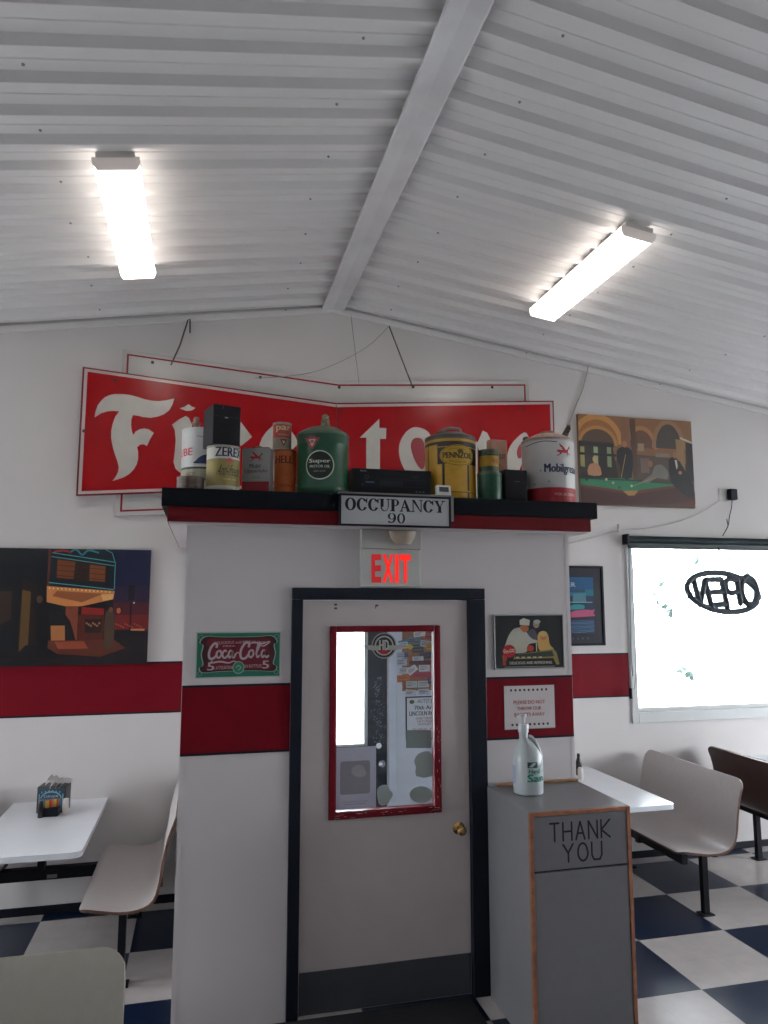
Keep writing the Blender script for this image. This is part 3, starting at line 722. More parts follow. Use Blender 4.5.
pl = thing('paper_notice', 'white paper notice with red lettering asking PLEASE DO NOT THROW, on the red band', 'notice', (1.660, VY-.004, 1.363))
W, H = .308, .240
bm = B(); box(bm, 0, W, -.0015, 0, 0, H); obj('sheet', bm, mat('notice_paper', (.56, .52, .52), rough=.5, var=.03), pl)
a_ = Art(); a_.rect(.0, 0, W, .003, '#8a7f80')
for i in range(9): a_.rect(.036+.027*i, H-.030, .048+.027*i, H-.018, '#20202a'); a_.rect(.040+.027*i, .020, .052+.027*i, .032, '#20202a')
a_.text('PLEASE DO NOT', .056, .138, .248, .158, '#a3182c', bold=.012); a_.text('THROW OUR', .076, .104, .224, .124, '#a3182c', bold=.012); a_.text('BASKETS AWAY', .060, .070, .244, .090, '#a3182c', bold=.012)
a_.build('print', None, pl, y=-.0015)

# ------------------------------------------------------------------ the big bow tie signs on the gable
def bow(name, label, cat, cx, hw, zt, zc, zb, zbc, y, m, tilt=0):
    t = thing(name, label, cat, (cx, y, 0))
    bm = B(); prism(bm, [(-hw, zb), (0, zbc), (hw, zb), (hw, zt), (0, zc), (-hw, zt)], -.018, 0); obj('panel', bm, m, t)
    return t
def inset(hw, zt, zc, zb, zbc, d, w_, a, col):
    o = [(-hw+d, zb+d), (0, zbc+d), (hw-d, zb+d), (hw-d, zt-d), (0, zc-d), (-hw+d, zt-d)]; e = d + w_
    i = [(-hw+e, zb+e), (0, zbc+e), (hw-e, zb+e), (hw-e, zt-e), (0, zc-e), (-hw+e, zt-e)]
    for k in range(6): a.poly([o[k], o[(k+1) % 6], i[(k+1) % 6], i[k]], col)
ENW = mat('white_enamel', (.50, .49, .48), rough=.25, var=.04, scale=3)
ENR = mat('red_enamel', (.29, .002, .005), rough=.2, var=.06, scale=3, spec=.25)
wz = (3.940, 3.822, 2.690, 2.80)
ws_ = bow('bow_tie_sign', 'white bow tie sign with thin red outline behind the red lettered sign', 'sign', 1.0, 1.635, *wz, YB-.012, ENW)
a_ = Art(); inset(1.635, *wz, .032, .014, a_, '#8f1624'); a_.build('outline', None, ws_, y=-.018)
a_ = Art()
for x, z in ((-1.42, 3.885-.03), (-.62, 3.80), (.61, 3.812), (1.3, 3.86), (0, 3.765)): a_.ell(x, z, .012, .012, '#2b2022')
a_.build('bolt', None, ws_, y=-.018, base=.002)
FY = 5.47
fz = (3.765, 3.62, 2.82, 2.955)
fs_ = bow('bow_tie_sign', 'large red bow tie sign with white blackletter Firestone lettering', 'sign', .967, 1.862, *fz, FY+.018, ENR)
a_ = Art(); inset(1.862, *fz, .0, .006, a_, '#3a1218'); inset(1.862, *fz, .012, .022, a_, '#b9a9a8')
a_.rect(-.003, 2.97, .003, 3.60, '#4a0a14')
# lettering traced on the sign plane
def L1(pts): return [(lambda p: (p[0]-.967, p[1]))(uv(70+x*.1823, 360+y*.1823, FY)) for x, y in pts]
def L2(pts): return [(lambda p: (p[0]-.967, p[1]))(uv(330+x*.15625, 390+y*.15625, FY)) for x, y in pts]
def L3(pts): return [(lambda p: (p[0]-.967, p[1]))(uv(440+x*.20833, 390+y*.20833, FY)) for x, y in pts]
def LP(pts): return [(lambda p: (p[0]-.967, p[1]))(uv(x, y, FY)) for x, y in pts]
LW = '#bfbab2'
a_.poly(L1([(135, 315), (140, 285), (152, 250), (170, 225), (192, 204), (220, 192), (250, 187), (290, 188), (330, 192), (370, 203), (410, 216), (450, 224), (490, 226), (530, 221), (572, 211),
            (562, 245), (545, 275), (515, 298), (480, 311), (440, 317), (400, 313), (370, 305), (345, 303), (337, 325), (335, 355), (338, 385), (347, 412), (360, 393), (382, 380), (408, 376), (432, 380), (460, 400),
            (440, 432), (422, 472), (405, 462), (385, 464), (368, 478), (374, 505), (374, 540), (366, 572), (350, 600), (325, 625), (295, 643), (265, 654), (232, 664), (250, 642), (264, 615), (268, 588), (260, 555), (246, 515), (234, 475), (226, 430),
            (226, 390), (234, 350), (248, 312), (270, 282), (240, 279), (205, 282), (170, 293)]), LW)
a_.poly(smooth(L1([(603, 265), (630, 256), (650, 243), (668, 256), (688, 262), (668, 276), (640, 279), (620, 272)]), 2), LW)
a_.poly(L1([(560, 355), (600, 325), (635, 307), (652, 318), (668, 352), (672, 400), (672, 580), (690, 610), (660, 650), (640, 636), (600, 615), (578, 595), (568, 560), (575, 500), (580, 440), (575, 385)]), LW)
a_.poly(LP([(214, 430), (226, 421), (230, 428), (241, 422), (252, 437), (241, 446), (233, 440), (233, 476), (215, 476)]), LW)
a_.poly(smooth(LP([(278, 423), (292, 432), (297, 445), (283, 455), (277, 468), (294, 470), (280, 482), (266, 476), (259, 458), (262, 438)]), 3), LW); a_.poly(LP([(279, 431), (288, 441), (276, 450), (274, 440)]), ENR and '#8d1622')
a_.poly(smooth(LP([(331, 427), (340, 436), (331, 446), (323, 440), (318, 447), (338, 460), (339, 474), (320, 484), (305, 476), (318, 470), (322, 466), (304, 452), (306, 440), (320, 432)]), 2), LW)
a_.poly(L2([(190, 305), (250, 248), (315, 185), (315, 242), (360, 244), (358, 313), (320, 313), (319, 540), (335, 575), (355, 590), (320, 620), (270, 610), (238, 570), (232, 520), (232, 305)]), LW)
a_.poly(smooth(L2([(555, 238), (610, 255), (645, 295), (665, 380), (655, 480), (620, 560), (560, 590), (505, 550), (460, 475), (441, 400), (448, 335), (478, 280), (515, 247)]), 4), LW)
a_.poly(smooth(L2([(560, 305), (588, 315), (604, 350), (608, 420), (606, 480), (592, 508), (570, 495), (545, 455), (524, 400), (517, 350), (532, 315)]), 4), '#8d1622')
a_.poly(L3([(118, 248), (150, 225), (180, 252), (205, 195), (225, 205), (240, 232), (243, 300), (243, 480), (262, 500), (230, 530), (190, 500), (190, 300), (180, 270), (180, 480), (195, 500), (160, 530), (125, 495), (125, 290)]), LW)
a_.poly(smooth(L3([(405, 203), (430, 235), (450, 270), (430, 320), (400, 340), (380, 400), (410, 440), (460, 430), (420, 500), (370, 500), (330, 440), (318, 370), (325, 300), (350, 250)]), 3), LW)
a_.poly(smooth(L3([(395, 255), (415, 275), (405, 310), (378, 330), (368, 300), (378, 268)]), 3), '#8d1622')
a_.build('lettering', ink(.28, 'enamel_ink', .6), fs_, y=-.018)
a_ = Art()
for x, z in LP([(115, 380), (522, 409), (84, 431), (341, 410)]): a_.ell(x, z, .012, .012, '#2b1214')
a_.build('bolt', None, fs_, y=-.018, base=.003)

# hanging rods, wires and cables
def wire(name, label, cat, pts, r=.004, m=WIRE, sm=True):
    bm = B(); P = smooth(pts, 6, closed=False) if sm else pts
    tube(bm, P, r, 6); o = obj(name, bm, m); return tag(o, label, cat)
ROD = mat('dark_rod', (.06, .055, .05), rough=.5, var=.1)
wire('hanging_hook', 'dark bent hook rod from gable top to left end of the white sign', 'hook', [at(171, 365, YB-.034), at(180, 345, YB-.03), at(188, 320, YB-.02), at(190, 319, YB-.02), at(190, 333, YB-.015)], .006, ROD, False)
wire('hanging_rod', 'dark thin rod from ceiling strip down to right half of the white sign', 'rod', [at(413, 388, YB-.034), at(389, 326, YB-.030)], .006, ROD, False)
wire('hanging_wire', 'thin pale wire hanging straight down from the ceiling peak', 'wire', [at(351, 316, YB-.02), at(355, 350, YB-.02), at(359, 383, YB-.034)], .003)
wire('slack_wire', 'thin slack wire curving from the rod top down to the left', 'wire', [at(389, 326, YB-.04), at(372, 343, YB-.04), at(350, 357, YB-.04), at(320, 370, YB-.04), at(290, 376, YB-.038), at(255, 378, YB-.036)], .003)
wire('ceiling_cable', 'pale twin cable dropping from the ceiling behind the white grease pail', 'cable', [at(588, 367, YB-.02), at(583, 388, YB-.012), at(575, 408, YB-.012), at(568, 432, YB-.012), at(566, 470, YB-.012), at(580, 520, YB-.012)], .006, mat('pale_cable', (.40, .39, .37), rough=.5))
wire('extension_cable', 'thin white cord running along wall from outlet to the entry box', 'cord', [at(720, 500, YB-.01), at(700, 513, YB-.01), at(670, 524, YB-.01), at(640, 529, YB-.01), at(618, 530, YB-.012), at(598, 536, YB-.01), at(566, 544, YB-.01)], .0045, mat('white_cord', (.5, .49, .48), rough=.5))
a = at(618, 530, YB); bm = B(); box(bm, a.x-.012, a.x+.012, YB-.02, YB, a.z-.016, a.z+.016, bev=.003); box(bm, a.x-.004, a.x+.004, YB-.02, YB-.001, a.z+.01, a.z+.05); tag(obj('cord_clip', bm, PLASTW), 'small white clip holding the cord above the window corner', 'clip')

# ------------------------------------------------------------------ cans on the shelf
TIN = mat('worn_tin', (.28, .26, .22), rough=.4, metal=.3, var=.2, scale=18)
def can(name, label, px0, px1, ytop, Y, body, rim=TIN, lid='flat', cat='can', group=None, z0=SZ, rz=0, ribs=False, taper=0, rad=None, h=None, cx=None):
    l, r = at(px0, 470, Y), at(px1, 470, Y); R = rad or (r.x-l.x)/2*.985; X = cx if cx is not None else (l.x+r.x)/2
    H = h or at((px0+px1)/2, ytop, Y).z - z0
    t = thing(name, label, cat, (X, Y, z0), rz, group)
    bm = B()
    prof = [(0, 0), (R*.97, 0), (R, .006)]
    if ribs: prof += [(R, H*.12), (R*1.012, H*.135), (R, H*.15), (R, H*.80), (R*1.012, H*.815), (R, H*.83)]
    prof += [(R, H-.008), (R*.97, H-.008), (0, H-.008)]
    lathe(bm, prof, 48); obj('body', bm, body, t, smooth=True)
    bm = B(); lathe(bm, [(R*.94, H-.012), (R*1.015, H-.012), (R*1.02, H-.004), (R*1.015, H), (R*.94, H), (R*.94, H-.012)], 48); obj('rim', bm, rim, t, smooth=True); bm = B(); lathe(bm, [(R*.95, 0), (R*1.01, 0), (R*1.012, .006), (R*1.0, .010)], 48)
    obj('base_ring', bm, rim, t, smooth=True)
    return t, R, H
def look_rot(Y, X): return -math.atan2(X, Y)     # turn a can's face (-y) towards the viewer's side

# white pail with blue car print, far left
PAILW = mat('white_pail', (.50, .50, .50), rough=.35, var=.1, scale=12)
t, R, H = can('oil_pail', 'white oil pail with blue car print and screw spout, leftmost on the shelf', 180.5, 226, 432, 4.16, PAILW, rim=mat('pail_rim_white', (.45, .46, .46), rough=.4))
t.rotation_euler[2] = .1
bm = B(); lathe(bm, [(0, 0), (R*.92, 0), (R*.6, .02), (0, .03)], 32); bm.transform(Matrix.Translation((0, 0, H-.008))); obj('lid', bm, PAILW, t, smooth=True)
bm = B(); lathe(bm, [(.016, 0), (.016, .03), (.024, .032), (.024, .045), (.014, .05), (.018, .06), (.012, .075), (0, .078)], 16); bm.transform(Matrix.Translation((-R*.42, -R*.45, H-.008))); obj('spout', bm, RUST, t, smooth=True)
a_ = Art()
a_.rect(-R*1.5, .085, R*1.5, .150, '#8d8b77'); a_.rect(-R*1.5, .150, R*1.5, .162, '#2c3b2e')
a_.text('LUBE', -R*1.3-.06, .225, -R*.62, .268, '#b01c2a', bold=.03); a_.text('SACO', -R*.95, .112, -R*.45, .132, '#6d2a33', bold=.02)
a_.poly(smooth([(-R*.55, .180), (-R*.45, .195), (-R*.2, .222), (R*.2, .235), (R*.6, .23), (R*.7, .18), (0, .178)], 3), '#1b2c55'); a_.rect(-R*.55, .168, R*.8, .176, '#b9bbb8')
a_.stroke([(-R*.45, H-.05), (0, H-.055), (R*.5, H-.05)], .004, '#5d7a93')
a_.build('label_print', None, t, cyl=R)
t, R, H = can('flat_tin', 'low round dark brown tin at the left end of the shelf', 177, 205, 478, 3.88, mat('brown_tin', (.075, .05, .04), rough=.5, var=.35, scale=25), rim=mat('brown_tin_rim', (.11, .08, .06), rough=.5, var=.3, scale=20))
a_ = Art(); a_.rect(-R, .022, R*.9, .028, '#5a4a40'); a_.rect(-R, .036, R*.9, .040, '#4b3d36'); a_.build('label_print', None, t, cyl=R)

# antifreeze can
t, R, H = can('antifreeze_can', 'round gold and white ZEREX antifreeze can under a black box', 206, 240, 448, 3.90, mat('cream_can', (.50, .49, .44), rough=.35, var=.06, scale=15), rim=TIN)
t.rotation_euler[2] = look_rot(3.9, .08) + .12
a_ = Art(); a_.rect(-R*1.57, .028, R*1.57, H*.70, '#8a7c47'); a_.text('ZEREX', -R*.62, H*.75, R*1.22, H*.95, '#14204a', bold=.03); a_.ell(R*.25, H*.665, .020, .012, '#b8584c')
a_.text('Anti-freeze', -R*.55, H*.33, R*.95, H*.57, '#2c2a20', shear=.35); a_.text('NEVER LEAK', -R*.1, H*.24, R*.8, H*.27, '#c7bf96'); a_.text('GALLON', -R*.1, H*.04, R*.5, H*.07, '#8a7c47')
a_.build('label_print', None, t, cyl=R)
ZH = SZ + H + .001
# black box on top of it
bl = thing('speaker_box', 'tall black boxy speaker sitting on top of the gold antifreeze can', 'speaker', (.070, 3.90, ZH), .30)
bm = B(); box(bm, -.074, .074, -.085, .085, 0, .212, bev=.004); obj('cabinet', bm, mat('matte_black_box', (.006, .006, .009), rough=.5, spec=.2, var=.15), bl)
a_ = Art(); a_.rect(-.070, .148, .070, .150, '#2c2f36'); a_.rect(-.012, .142, .004, .147, '#b9bbbd'); a_.stroke([(-.025, .19), (-.022, .205)], .003, '#5a5d62', sm=0); a_.build('front_marks', None, bl, y=-.085)

# square upper lube can
def boxcan(name, label, px0, px1, ytop, Y, cols, rz, dep, z0=SZ, bodym=None):
    l, r = at(px0, 470, Y), at(px1, 470, Y); t = thing(name, label, 'can', ((l.x+r.x)/2, Y+dep/2, z0), rz); H = at(px0, ytop, Y).z-z0; W = r.x-l.x
    bm = B(); box(bm, -W/2, W/2, -dep/2, dep/2, 0, H, bev=.008); obj('body', bm, bodym, t, smooth=True)
    return t, W, H
t, W, H = boxcan('upper_lube_can', 'square grey can with red base and winged red horse mark', 244, 273, 447, 3.90, None, -.30, .10, bodym=mat('grey_tin_print', (.23, .24, .23), rough=.4, var=.08, scale=20))
bm = B(); box(bm, -W*.46, W*.46, -.046, .046, H-.001, H+.004, bev=.002); lathe(bm, [(.018, H), (.018, H+.018), (0, H+.018)], 16); obj('lid', bm, mat('rusty_tin_top', (.20, .08, .06), rough=.5, var=.3, scale=30), t)
def pegasus(a, x, z, k, col):
    for P in ([(-3, -.4), (-2.2, .4), (-1, .2), (.2, .5), (1.2, .3), (2.0, 1.0), (2.4, 1.9), (2.8, 1.7), (3.1, 1.0), (2.5, .9), (2.1, .2), (1.8, -.6), (.8, -.8), (-.6, -.7), (-1.4, -1.0), (-2.2, -.5)],
              [(.9, .3), (-.2, 1.5), (-1.6, 2.6), (-2.0, 2.1), (-1.3, 1.9), (-1.7, 1.4), (-.8, 1.2), (-.9, .7), (-.2, .4)],
              [(1.6, -.4), (2.8, -1.0), (3.0, -1.8), (2.6, -1.2), (1.4, -.9)], [(-1.2, -.8), (-2.4, -1.6), (-3.2, -2.0), (-2.2, -1.9), (-.8, -1.0)], [(1.2, -.6), (1.6, -1.6), (1.2, -2.2), (1.9, -1.6), (1.6, -.5)]):
        a.poly([(x+p[0]*k, z+p[1]*k) for p in P], col)
a_ = Art(); a_.rect(-W/2+.003, .006, W/2-.003, H*.27, '#8e1420'); pegasus(a_, 0, H*.80, .0120, '#a3182a')
a_.text('Mobil', -W*.22, H*.56, W*.16, H*.65, '#2c3040', bold=.02); a_.text('Upperlube', -W*.42, H*.44, W*.40, H*.54, '#6d2430', shear=.3, bold=.02); a_.text('GALLON', -W*.15, H*.34, W*.15, H*.37, '#4c4c4a')
a_.build('label_print', None, t, y=-.05)

# orange can with small can on top
t, R, H = can('orange_oil_can', 'small orange oil can with dark lettering below the red quart can', 274, 296, 451, 4.02, mat('orange_tin', (.45, .10, .02), rough=.4, var=.12, scale=20), rim=mat('orange_rim', (.25, .07, .03), rough=.5))
a_ = Art(); a_.text('SHELL', -R*1.45, H*.70, R*.62, H*.86, '#4f1210', bold=.03); a_.text('MOTOR OIL', -R*.5, H*.20, R*.8, H*.26, '#6b1c10'); a_.rect(-R, H*.10, R*1.2, H*.11, '#6b1c10'); a_.build('label_print', None, t, cyl=R)
z1_ = SZ + H + .001
t, R, H = can('quart_can', 'small red and white quart can standing on the orange can', 272, 291, 424, 4.02, mat('red_quart', (.36, .05, .035), rough=.4, var=.06), z0=z1_, rim=TIN)
a_ = Art(); a_.rect(-R*1.5, .004, R*1.5, H*.42, '#8d8478'); a_.text('par', -R*.75, H*.62, R*.85, H*.86, '#c9b38a', bold=.05); a_.text('MOTOR OIL', -R*.5, H*.50, R*.7, H*.56, '#c9b38a')
a_.poly([(-R*.3, H*.36), (R*.45, H*.36), (R*.07, H*.08)], '#8c1a28'); a_.poly([(-R*.1, H*.30), (R*.25, H*.30), (R*.07, H*.17)], '#c9b6a6'); a_.build('label_print', None, t, cyl=R)

# green super pail
GREEN = mat('green_enamel_tin', (.010, .062, .032), rough=.28, var=.12, scale=12)
t, R, H = can('oil_pail', 'large green Super motor oil pail with domed lid and spout', 296.5, 348.5, 436, 3.98, GREEN, rim=mat('green_rim', (.06, .11, .07), rough=.35, var=.2), ribs=True)
t.rotation_euler[2] = look_rot(3.98, .62)
bm = B(); lathe(bm, [(R*1.0, -.012), (R*1.01, 0), (R*.93, .012), (R*.6, .038), (R*.25, .05), (0, .052)], 48); bm.transform(Matrix.Translation((0, 0, H))); obj('lid', bm, mat('dusty_green_lid', (.10, .10, .065), rough=.5, var=.3, scale=12), t, smooth=True)
bm = B(); lathe(bm, [(.030, 0), (.028, .02), (.022, .024), (.026, .034), (.020, .040), (.024, .052), (.016, .058), (.020, .070), (.010, .080), (0, .082)], 16); bm.transform(Matrix.Translation((.012, -.03, H+.036))); obj('spout', bm, mat('old_spout', (.16, .15, .09), rough=.5, var=.3, scale=40), t, smooth=True)
a_ = Art(); cx_, cz_ = -R*.12, H*.46; q_ = R*.56
a_.ell(cx_, cz_, q_, q_, '#b4bfae'); a_.ell(cx_, cz_, q_*.92, q_*.92, '#0e1716'); a_.text('Super', cx_-q_*.74, cz_+q_*.08, cx_+q_*.72, cz_+q_*.42, '#c5cbbb', bold=.04); a_.text('MOTOR OIL', cx_-q_*.68, cz_-q_*.18, cx_+q_*.70, cz_-q_*.0, '#b4bfae', bold=.03); a_.text('HEAVY DUTY', cx_-q_*.4, cz_-q_*.48, cx_+q_*.4, cz_-q_*.38, '#9aa696')
px_, pz_ = -R*.42, H*.83
a_.poly([(px_-.046, pz_+.022), (px_-.02, pz_+.02), (px_-.012, pz_+.034), (px_, pz_+.024), (px_+.012, pz_+.034), (px_+.02, pz_+.02), (px_+.046, pz_+.022), (px_+.03, pz_-.002), (px_+.022, pz_-.016), (px_, pz_-.046), (px_-.022, pz_-.016), (px_-.03, pz_-.002)], '#8e3a42')
a_.poly([(px_-.022, pz_+.012), (px_+.022, pz_+.012), (px_, pz_-.028)], '#c39a98'); a_.poly([(px_-.012, pz_+.006), (px_+.012, pz_+.006), (px_, pz_-.016)], '#8e3a42')
a_.build('label_print', None, t, cyl=R)

# receiver
rc = thing('stereo_receiver', 'wide low black stereo receiver on the shelf behind the occupancy sign', 'receiver', (1.012, 3.90, SZ+.012), 0)
bm = B(); box(bm, -.228, .228, 0, .28, .010, .155, bev=.004); obj('case', bm, mat('black_receiver', (.006, .006, .009), rough=.45, spec=.2, var=.2), rc)
bm = B(); box(bm, -.225, .225, -.006, 0, .014, .150, bev=.002); obj('front_panel', bm, mat('black_gloss', (.005, .005, .008), rough=.3, spec=.25, var=.1), rc)
a_ = Art(); a_.text('RCA', -.185, .135, -.150, .143, '#9aa0a6', bold=.03); a_.rect(-.11, .095, .20, .097, '#1c2028'); a_.rect(-.09, .055, .20, .057, '#1c2028'); a_.rect(-.075, .062, .06, .090, '#0b1018')
a_.rect(-.155, .072, -.105, .082, '#3c4a6c'); a_.rect(-.175, .060, -.170, .066, '#56606e')
for i in range(3): a_.rect(.135+.02*i, .028, .145+.02*i, .034, '#5a6068')
a_.ring(-.15, .105, .012, .012, .009, .009, '#3a4048', n=16); a_.ring(.13, .115, .010, .010, .007, .007, '#30343c', n=16)
a_.build('controls', None, rc, y=-.006)
for s_ in (-.19, .19): bm = B(); box(bm, s_-.015, s_+.015, .02, .05, -.012, .010); obj('foot', bm, BLACK, rc)
th = thing('digital_timer', 'small white boxed digital display on the shelf edge beside receiver', 'timer', (1.283, SY+.025, SZ+.013), .05)
bm = B(); box(bm, -.043, .043, 0, .03, .0, .062, bev=.004); bm.transform(Matrix.Rotation(-.2, 4, 'X')); obj('case', bm, PLASTW, th)
bm = B(); box(bm, -.028, .028, -.002, .0, .022, .050); bm.transform(Matrix.Rotation(-.2, 4, 'X')); obj('display', bm, mat('dark_lcd', (.05, .055, .06), rough=.2), th)

# yellow can
YEL = mat('yellow_tin', (.40, .215, .012), rough=.35, var=.12, scale=14)
t, R, H = can('yellow_oil_can', 'large yellow PENNZOIL can with dark lid and wire handle', 426, 474.5, 440, 4.0, YEL, rim=mat('dark_rim', (.03, .026, .022), rough=.4, var=.3), ribs=True)
t.rotation_euler[2] = look_rot(4.0, 1.39) + .1
bm = B(); lathe(bm, [(R*1.01, -.022), (R*1.01, .004), (R*.94, .010), (R*.72, .020), (R*.66, .030), (0, .034)], 40); bm.transform(Matrix.Translation((0, 0, H))); obj('lid', bm, mat('dusty_dark_lid', (.055, .05, .042), rough=.5, var=.3, scale=20), t, smooth=True)
bm = B(); tube(bm, smooth([(-.055, -.02, H+.028), (-.05, -.02, H+.052), (0, -.02, H+.066), (.055, -.02, H+.058), (.062, -.02, H+.03)], 5, False), .009, 8); obj('handle', bm, mat('grey_handle', (.22, .2, .17), rough=.45, var=.2), t, smooth=True)
bm = B(); lathe(bm, [(.024, 0), (.024, .018), (.018, .022), (0, .022)], 16); bm.transform(Matrix.Translation((-.05, -.05, H+.024))); obj('spout_cap', bm, mat('brass_cap', (.20, .15, .09), rough=.4, metal=.5, var=.2), t, smooth=True)
a_ = Art(); K_ = '#17120c'; a_.rect(-R*1.6, H*.855, R*1.6, H*.90, K_); cx_, cz_ = R*.22, H*.68
a_.rect(-R*.62, H*.55, R*1.3, H*.86, K_); a_.rect(-R*.42, .015, -R*.32, H*.55, K_); a_.rect(R*.60, .015, R*.70, H*.55, K_); a_.rect(-R*1.15, .02, -R*1.08, H*.855, '#5a3c10'); a_.rect(-R*1.6, H*.115, R*1.6, H*.125, K_)
a_.ell(cx_, cz_, R*.74, H*.165, '#b08a1c'); a_.ring(cx_, cz_, R*.70, H*.155, R*.68, H*.148, K_); a_.text('PENNZOIL', cx_-R*.60, cz_-.016, cx_+R*.62, cz_+.018, K_, bold=.05)
a_.text('SUPREME QUALITY', cx_-R*.40, cz_+H*.07, cx_+R*.4, cz_+H*.095, K_, arch=.008); a_.text('MOTOR OIL', cx_-R*.36, cz_-H*.10, cx_+R*.36, cz_-H*.075, K_, arch=-.006); a_.ell(cx_+.01, cz_+.026, .018, .010, '#4c3a14')
a_.build('label_print', None, t, cyl=R)

# green cans, stacked
t, R, H = can('green_can', 'small dark green can at the bottom of the green pair', 477.5, 501, 474, 3.90, GREEN, rim=mat('green_rim', (.06, .11, .07)))
t.rotation_euler[2] = .1
a_ = Art(); a_.stroke([(-R*.3, H*.35), (0, H*.6), (R*.5, H*.35)], .003, '#2a6b45'); a_.text('GREASE', -R*.3, H*.2, R*.5, H*.3, '#2a6b45'); a_.build('label_print', None, t, cyl=R)
z1_ = SZ + H + .001
t, R, H = can('grease_tin', 'small green tin with yellow band on top of the green can', 479, 498.5, 451, 3.90, mat('dark_green_tin', (.02, .05, .03), rough=.4, var=.2), z0=z1_, rim=mat('rust_green_rim', (.09, .08, .05), rough=.5))
a_ = Art(); a_.rect(-R*1.57, H*.26, R*1.57, H*.72, '#a37b1c'); a_.text('WAX', -R*.05, H*.36, R*.8, H*.60, '#7a4a18', bold=.02); a_.text('BRAND', -R*.5, H*.80, R*.5, H*.88, '#6d7348'); a_.build('label_print', None, t, cyl=R)
# pale box and orange tin behind
t, W, H = boxcan('pale_carton', 'faded pink carton standing behind the green tins', 490, 508, 439, 4.12, None, .05, .06, z0=SZ+.102, bodym=mat('faded_pink_card', (.34, .18, .125), rough=.6, var=.1, scale=20))
a_ = Art(); a_.text('BISCUIT', -W*.32, H*.62, W*.36, H*.72, '#7a3a2c', bold=.02); a_.ell(0, H*.5, .008, .010, '#8e4a34'); a_.build('label_print', None, t, y=-.03)
t['category'] = 'box'
t, R, H = can('rust_tin', 'round rusty orange tin under the faded pink carton', 488, 512, 464, 4.15, mat('rust_orange_tin', (.22, .06, .03), rough=.5, var=.3, scale=20), rim=RUST, h=.10)
# black speaker cube
bl = thing('speaker_box', 'small black cube shaped speaker between green cans and white pail', 'speaker', (1.742, 3.93, SZ+.001), .04)
bm = B(); box(bm, -.072, .072, -.07, .07, 0, .19, bev=.006); obj('cabinet', bm, mat('matte_black_box', (.010, .010, .014)), bl)
a_ = Art(); a_.rect(-.066, .118, .066, .120, '#262a30'); a_.rect(-.01, .1185, .02, .1215, '#6a6e74'); a_.build('front_marks', None, bl, y=-.07)

# grease pail
t, R, H = can('grease_pail', 'large white Mobilgrease pail with red base, rightmost on the shelf', 524, 572, 443, 4.0, mat('white_grease_pail', (.50, .49, .48), rough=.35, var=.06, scale=10), rim=mat('pail_rim_grey', (.30, .29, .28), rough=.4, var=.2))
t.rotation_euler[2] = look_rot(4.0, 1.93) - .05
bm = B(); lathe(bm, [(R*1.02, -.006), (R*1.02, .004), (R*.92, .014), (R*.55, .044), (R*.30, .052), (R*.28, .066), (R*.10, .070), (0, .070)], 40); bm.transform(Matrix.Translation((0, 0, H))); obj('lid', bm, RUST, t, smooth=True)
bm = B(); bmesh.ops.create_uvsphere(bm, u_segments=12, v_segments=8, radius=.016, matrix=Matrix.Translation((-R*.80, -R*.3, H+.022)) @ Matrix.Diagonal((1.3, 1, 1, 1))); obj('lid_knob', bm, ROD, t, smooth=True)
bm = B(); tube(bm, [(R*.62, -R*.1, H+.0), (R*.68, -R*.1, H+.04), (R*.80, -R*.1, H+.085)], [.016, .020, .012], 10); 
for i in range(7): tube(bm, [(R*.60+i*.004, -R*.1, H+.012+.012*i), (R*.66+i*.006, -R*.1, H+.014+.012*i)], .018, 8)
obj('spout', bm, mat('dark_olive_spout', (.05, .045, .03), rough=.6, var=.4, scale=60), t, smooth=True)
a_ = Art(); a_.rect(-R*1.57, .006, R*1.57, H*.24, '#951a26'); a_.rect(-R*1.57, H*.24, R*1.57, H*.25, '#b0a8a4'); a_.text('Mobilgrease', -R*.10, H*.43, R*1.50, H*.60, '#17224a', bold=.03)
pegasus(a_, R*.66, H*.80, .0165, '#a51d2c'); a_.text('MOBIL OIL COMPANY', R*.25, H*.12, R*1.3, H*.16, '#b9a09a'); a_.stroke([(-R*.9, H*.90), (-R*.2, H*.945), (R*.4, H*.93)], .005, '#3a4048')
for x, z in ((-R*.25, H*.5), (R*.05, H*.33), (-R*.5, H*.3)): a_.ell(x, z, .004, .005, '#3a3a3c', n=8)
a_.build('label_print', None, t, cyl=R)

# ------------------------------------------------------------------ ceiling lamps
def lamp(name, label, x, y0, y1, w_):
    z = roof(x) - .034; ang = math.atan(SL) if x < AX else -math.atan(SR)
    t = thing(name, label, 'ceiling light', (x, y0, z), 0, None); t.rotation_euler = (0, -ang, 0)
    L_ = y1-y0; h = w_/2
    bm = B(); box(bm, -h*.85, h*.85, .0, L_, -.035, 0, bev=.003); obj('housing', bm, WHITEM, t)
    bm = B(); pr = [(-h, -.035), (-h, -.055), (-h*.86, -.085), (h*.86, -.085), (h, -.055), (h, -.035)]
    prism(bm, pr, .012, L_-.012); obj('diffuser', bm, mat('lit_diffuser', (.8, .8, .8), rough=.5, var=0, emis=((1, .90, .82), LAMP)), t)
    pe = [(-h-.004, -.030), (-h-.004, -.058), (-h*.86, -.089), (h*.86, -.089), (h+.004, -.058), (h+.004, -.030)]
    for e0 in (0, L_-.012): bm = B(); prism(bm, pe, e0, e0+.012); obj('end_cap', bm, mat('lit_end_cap', (.8, .74, .70), rough=.5, var=0, emis=((1, .85, .78), .13)), t)
    return t
lamp('ceiling_light', 'lit wraparound ceiling light on the left slope of the ceiling', -.470, 3.43, 4.66, .212)
lamp('ceiling_light', 'lit wraparound ceiling light on the right slope of the ceiling', 2.37, 3.47, 4.70, .212)

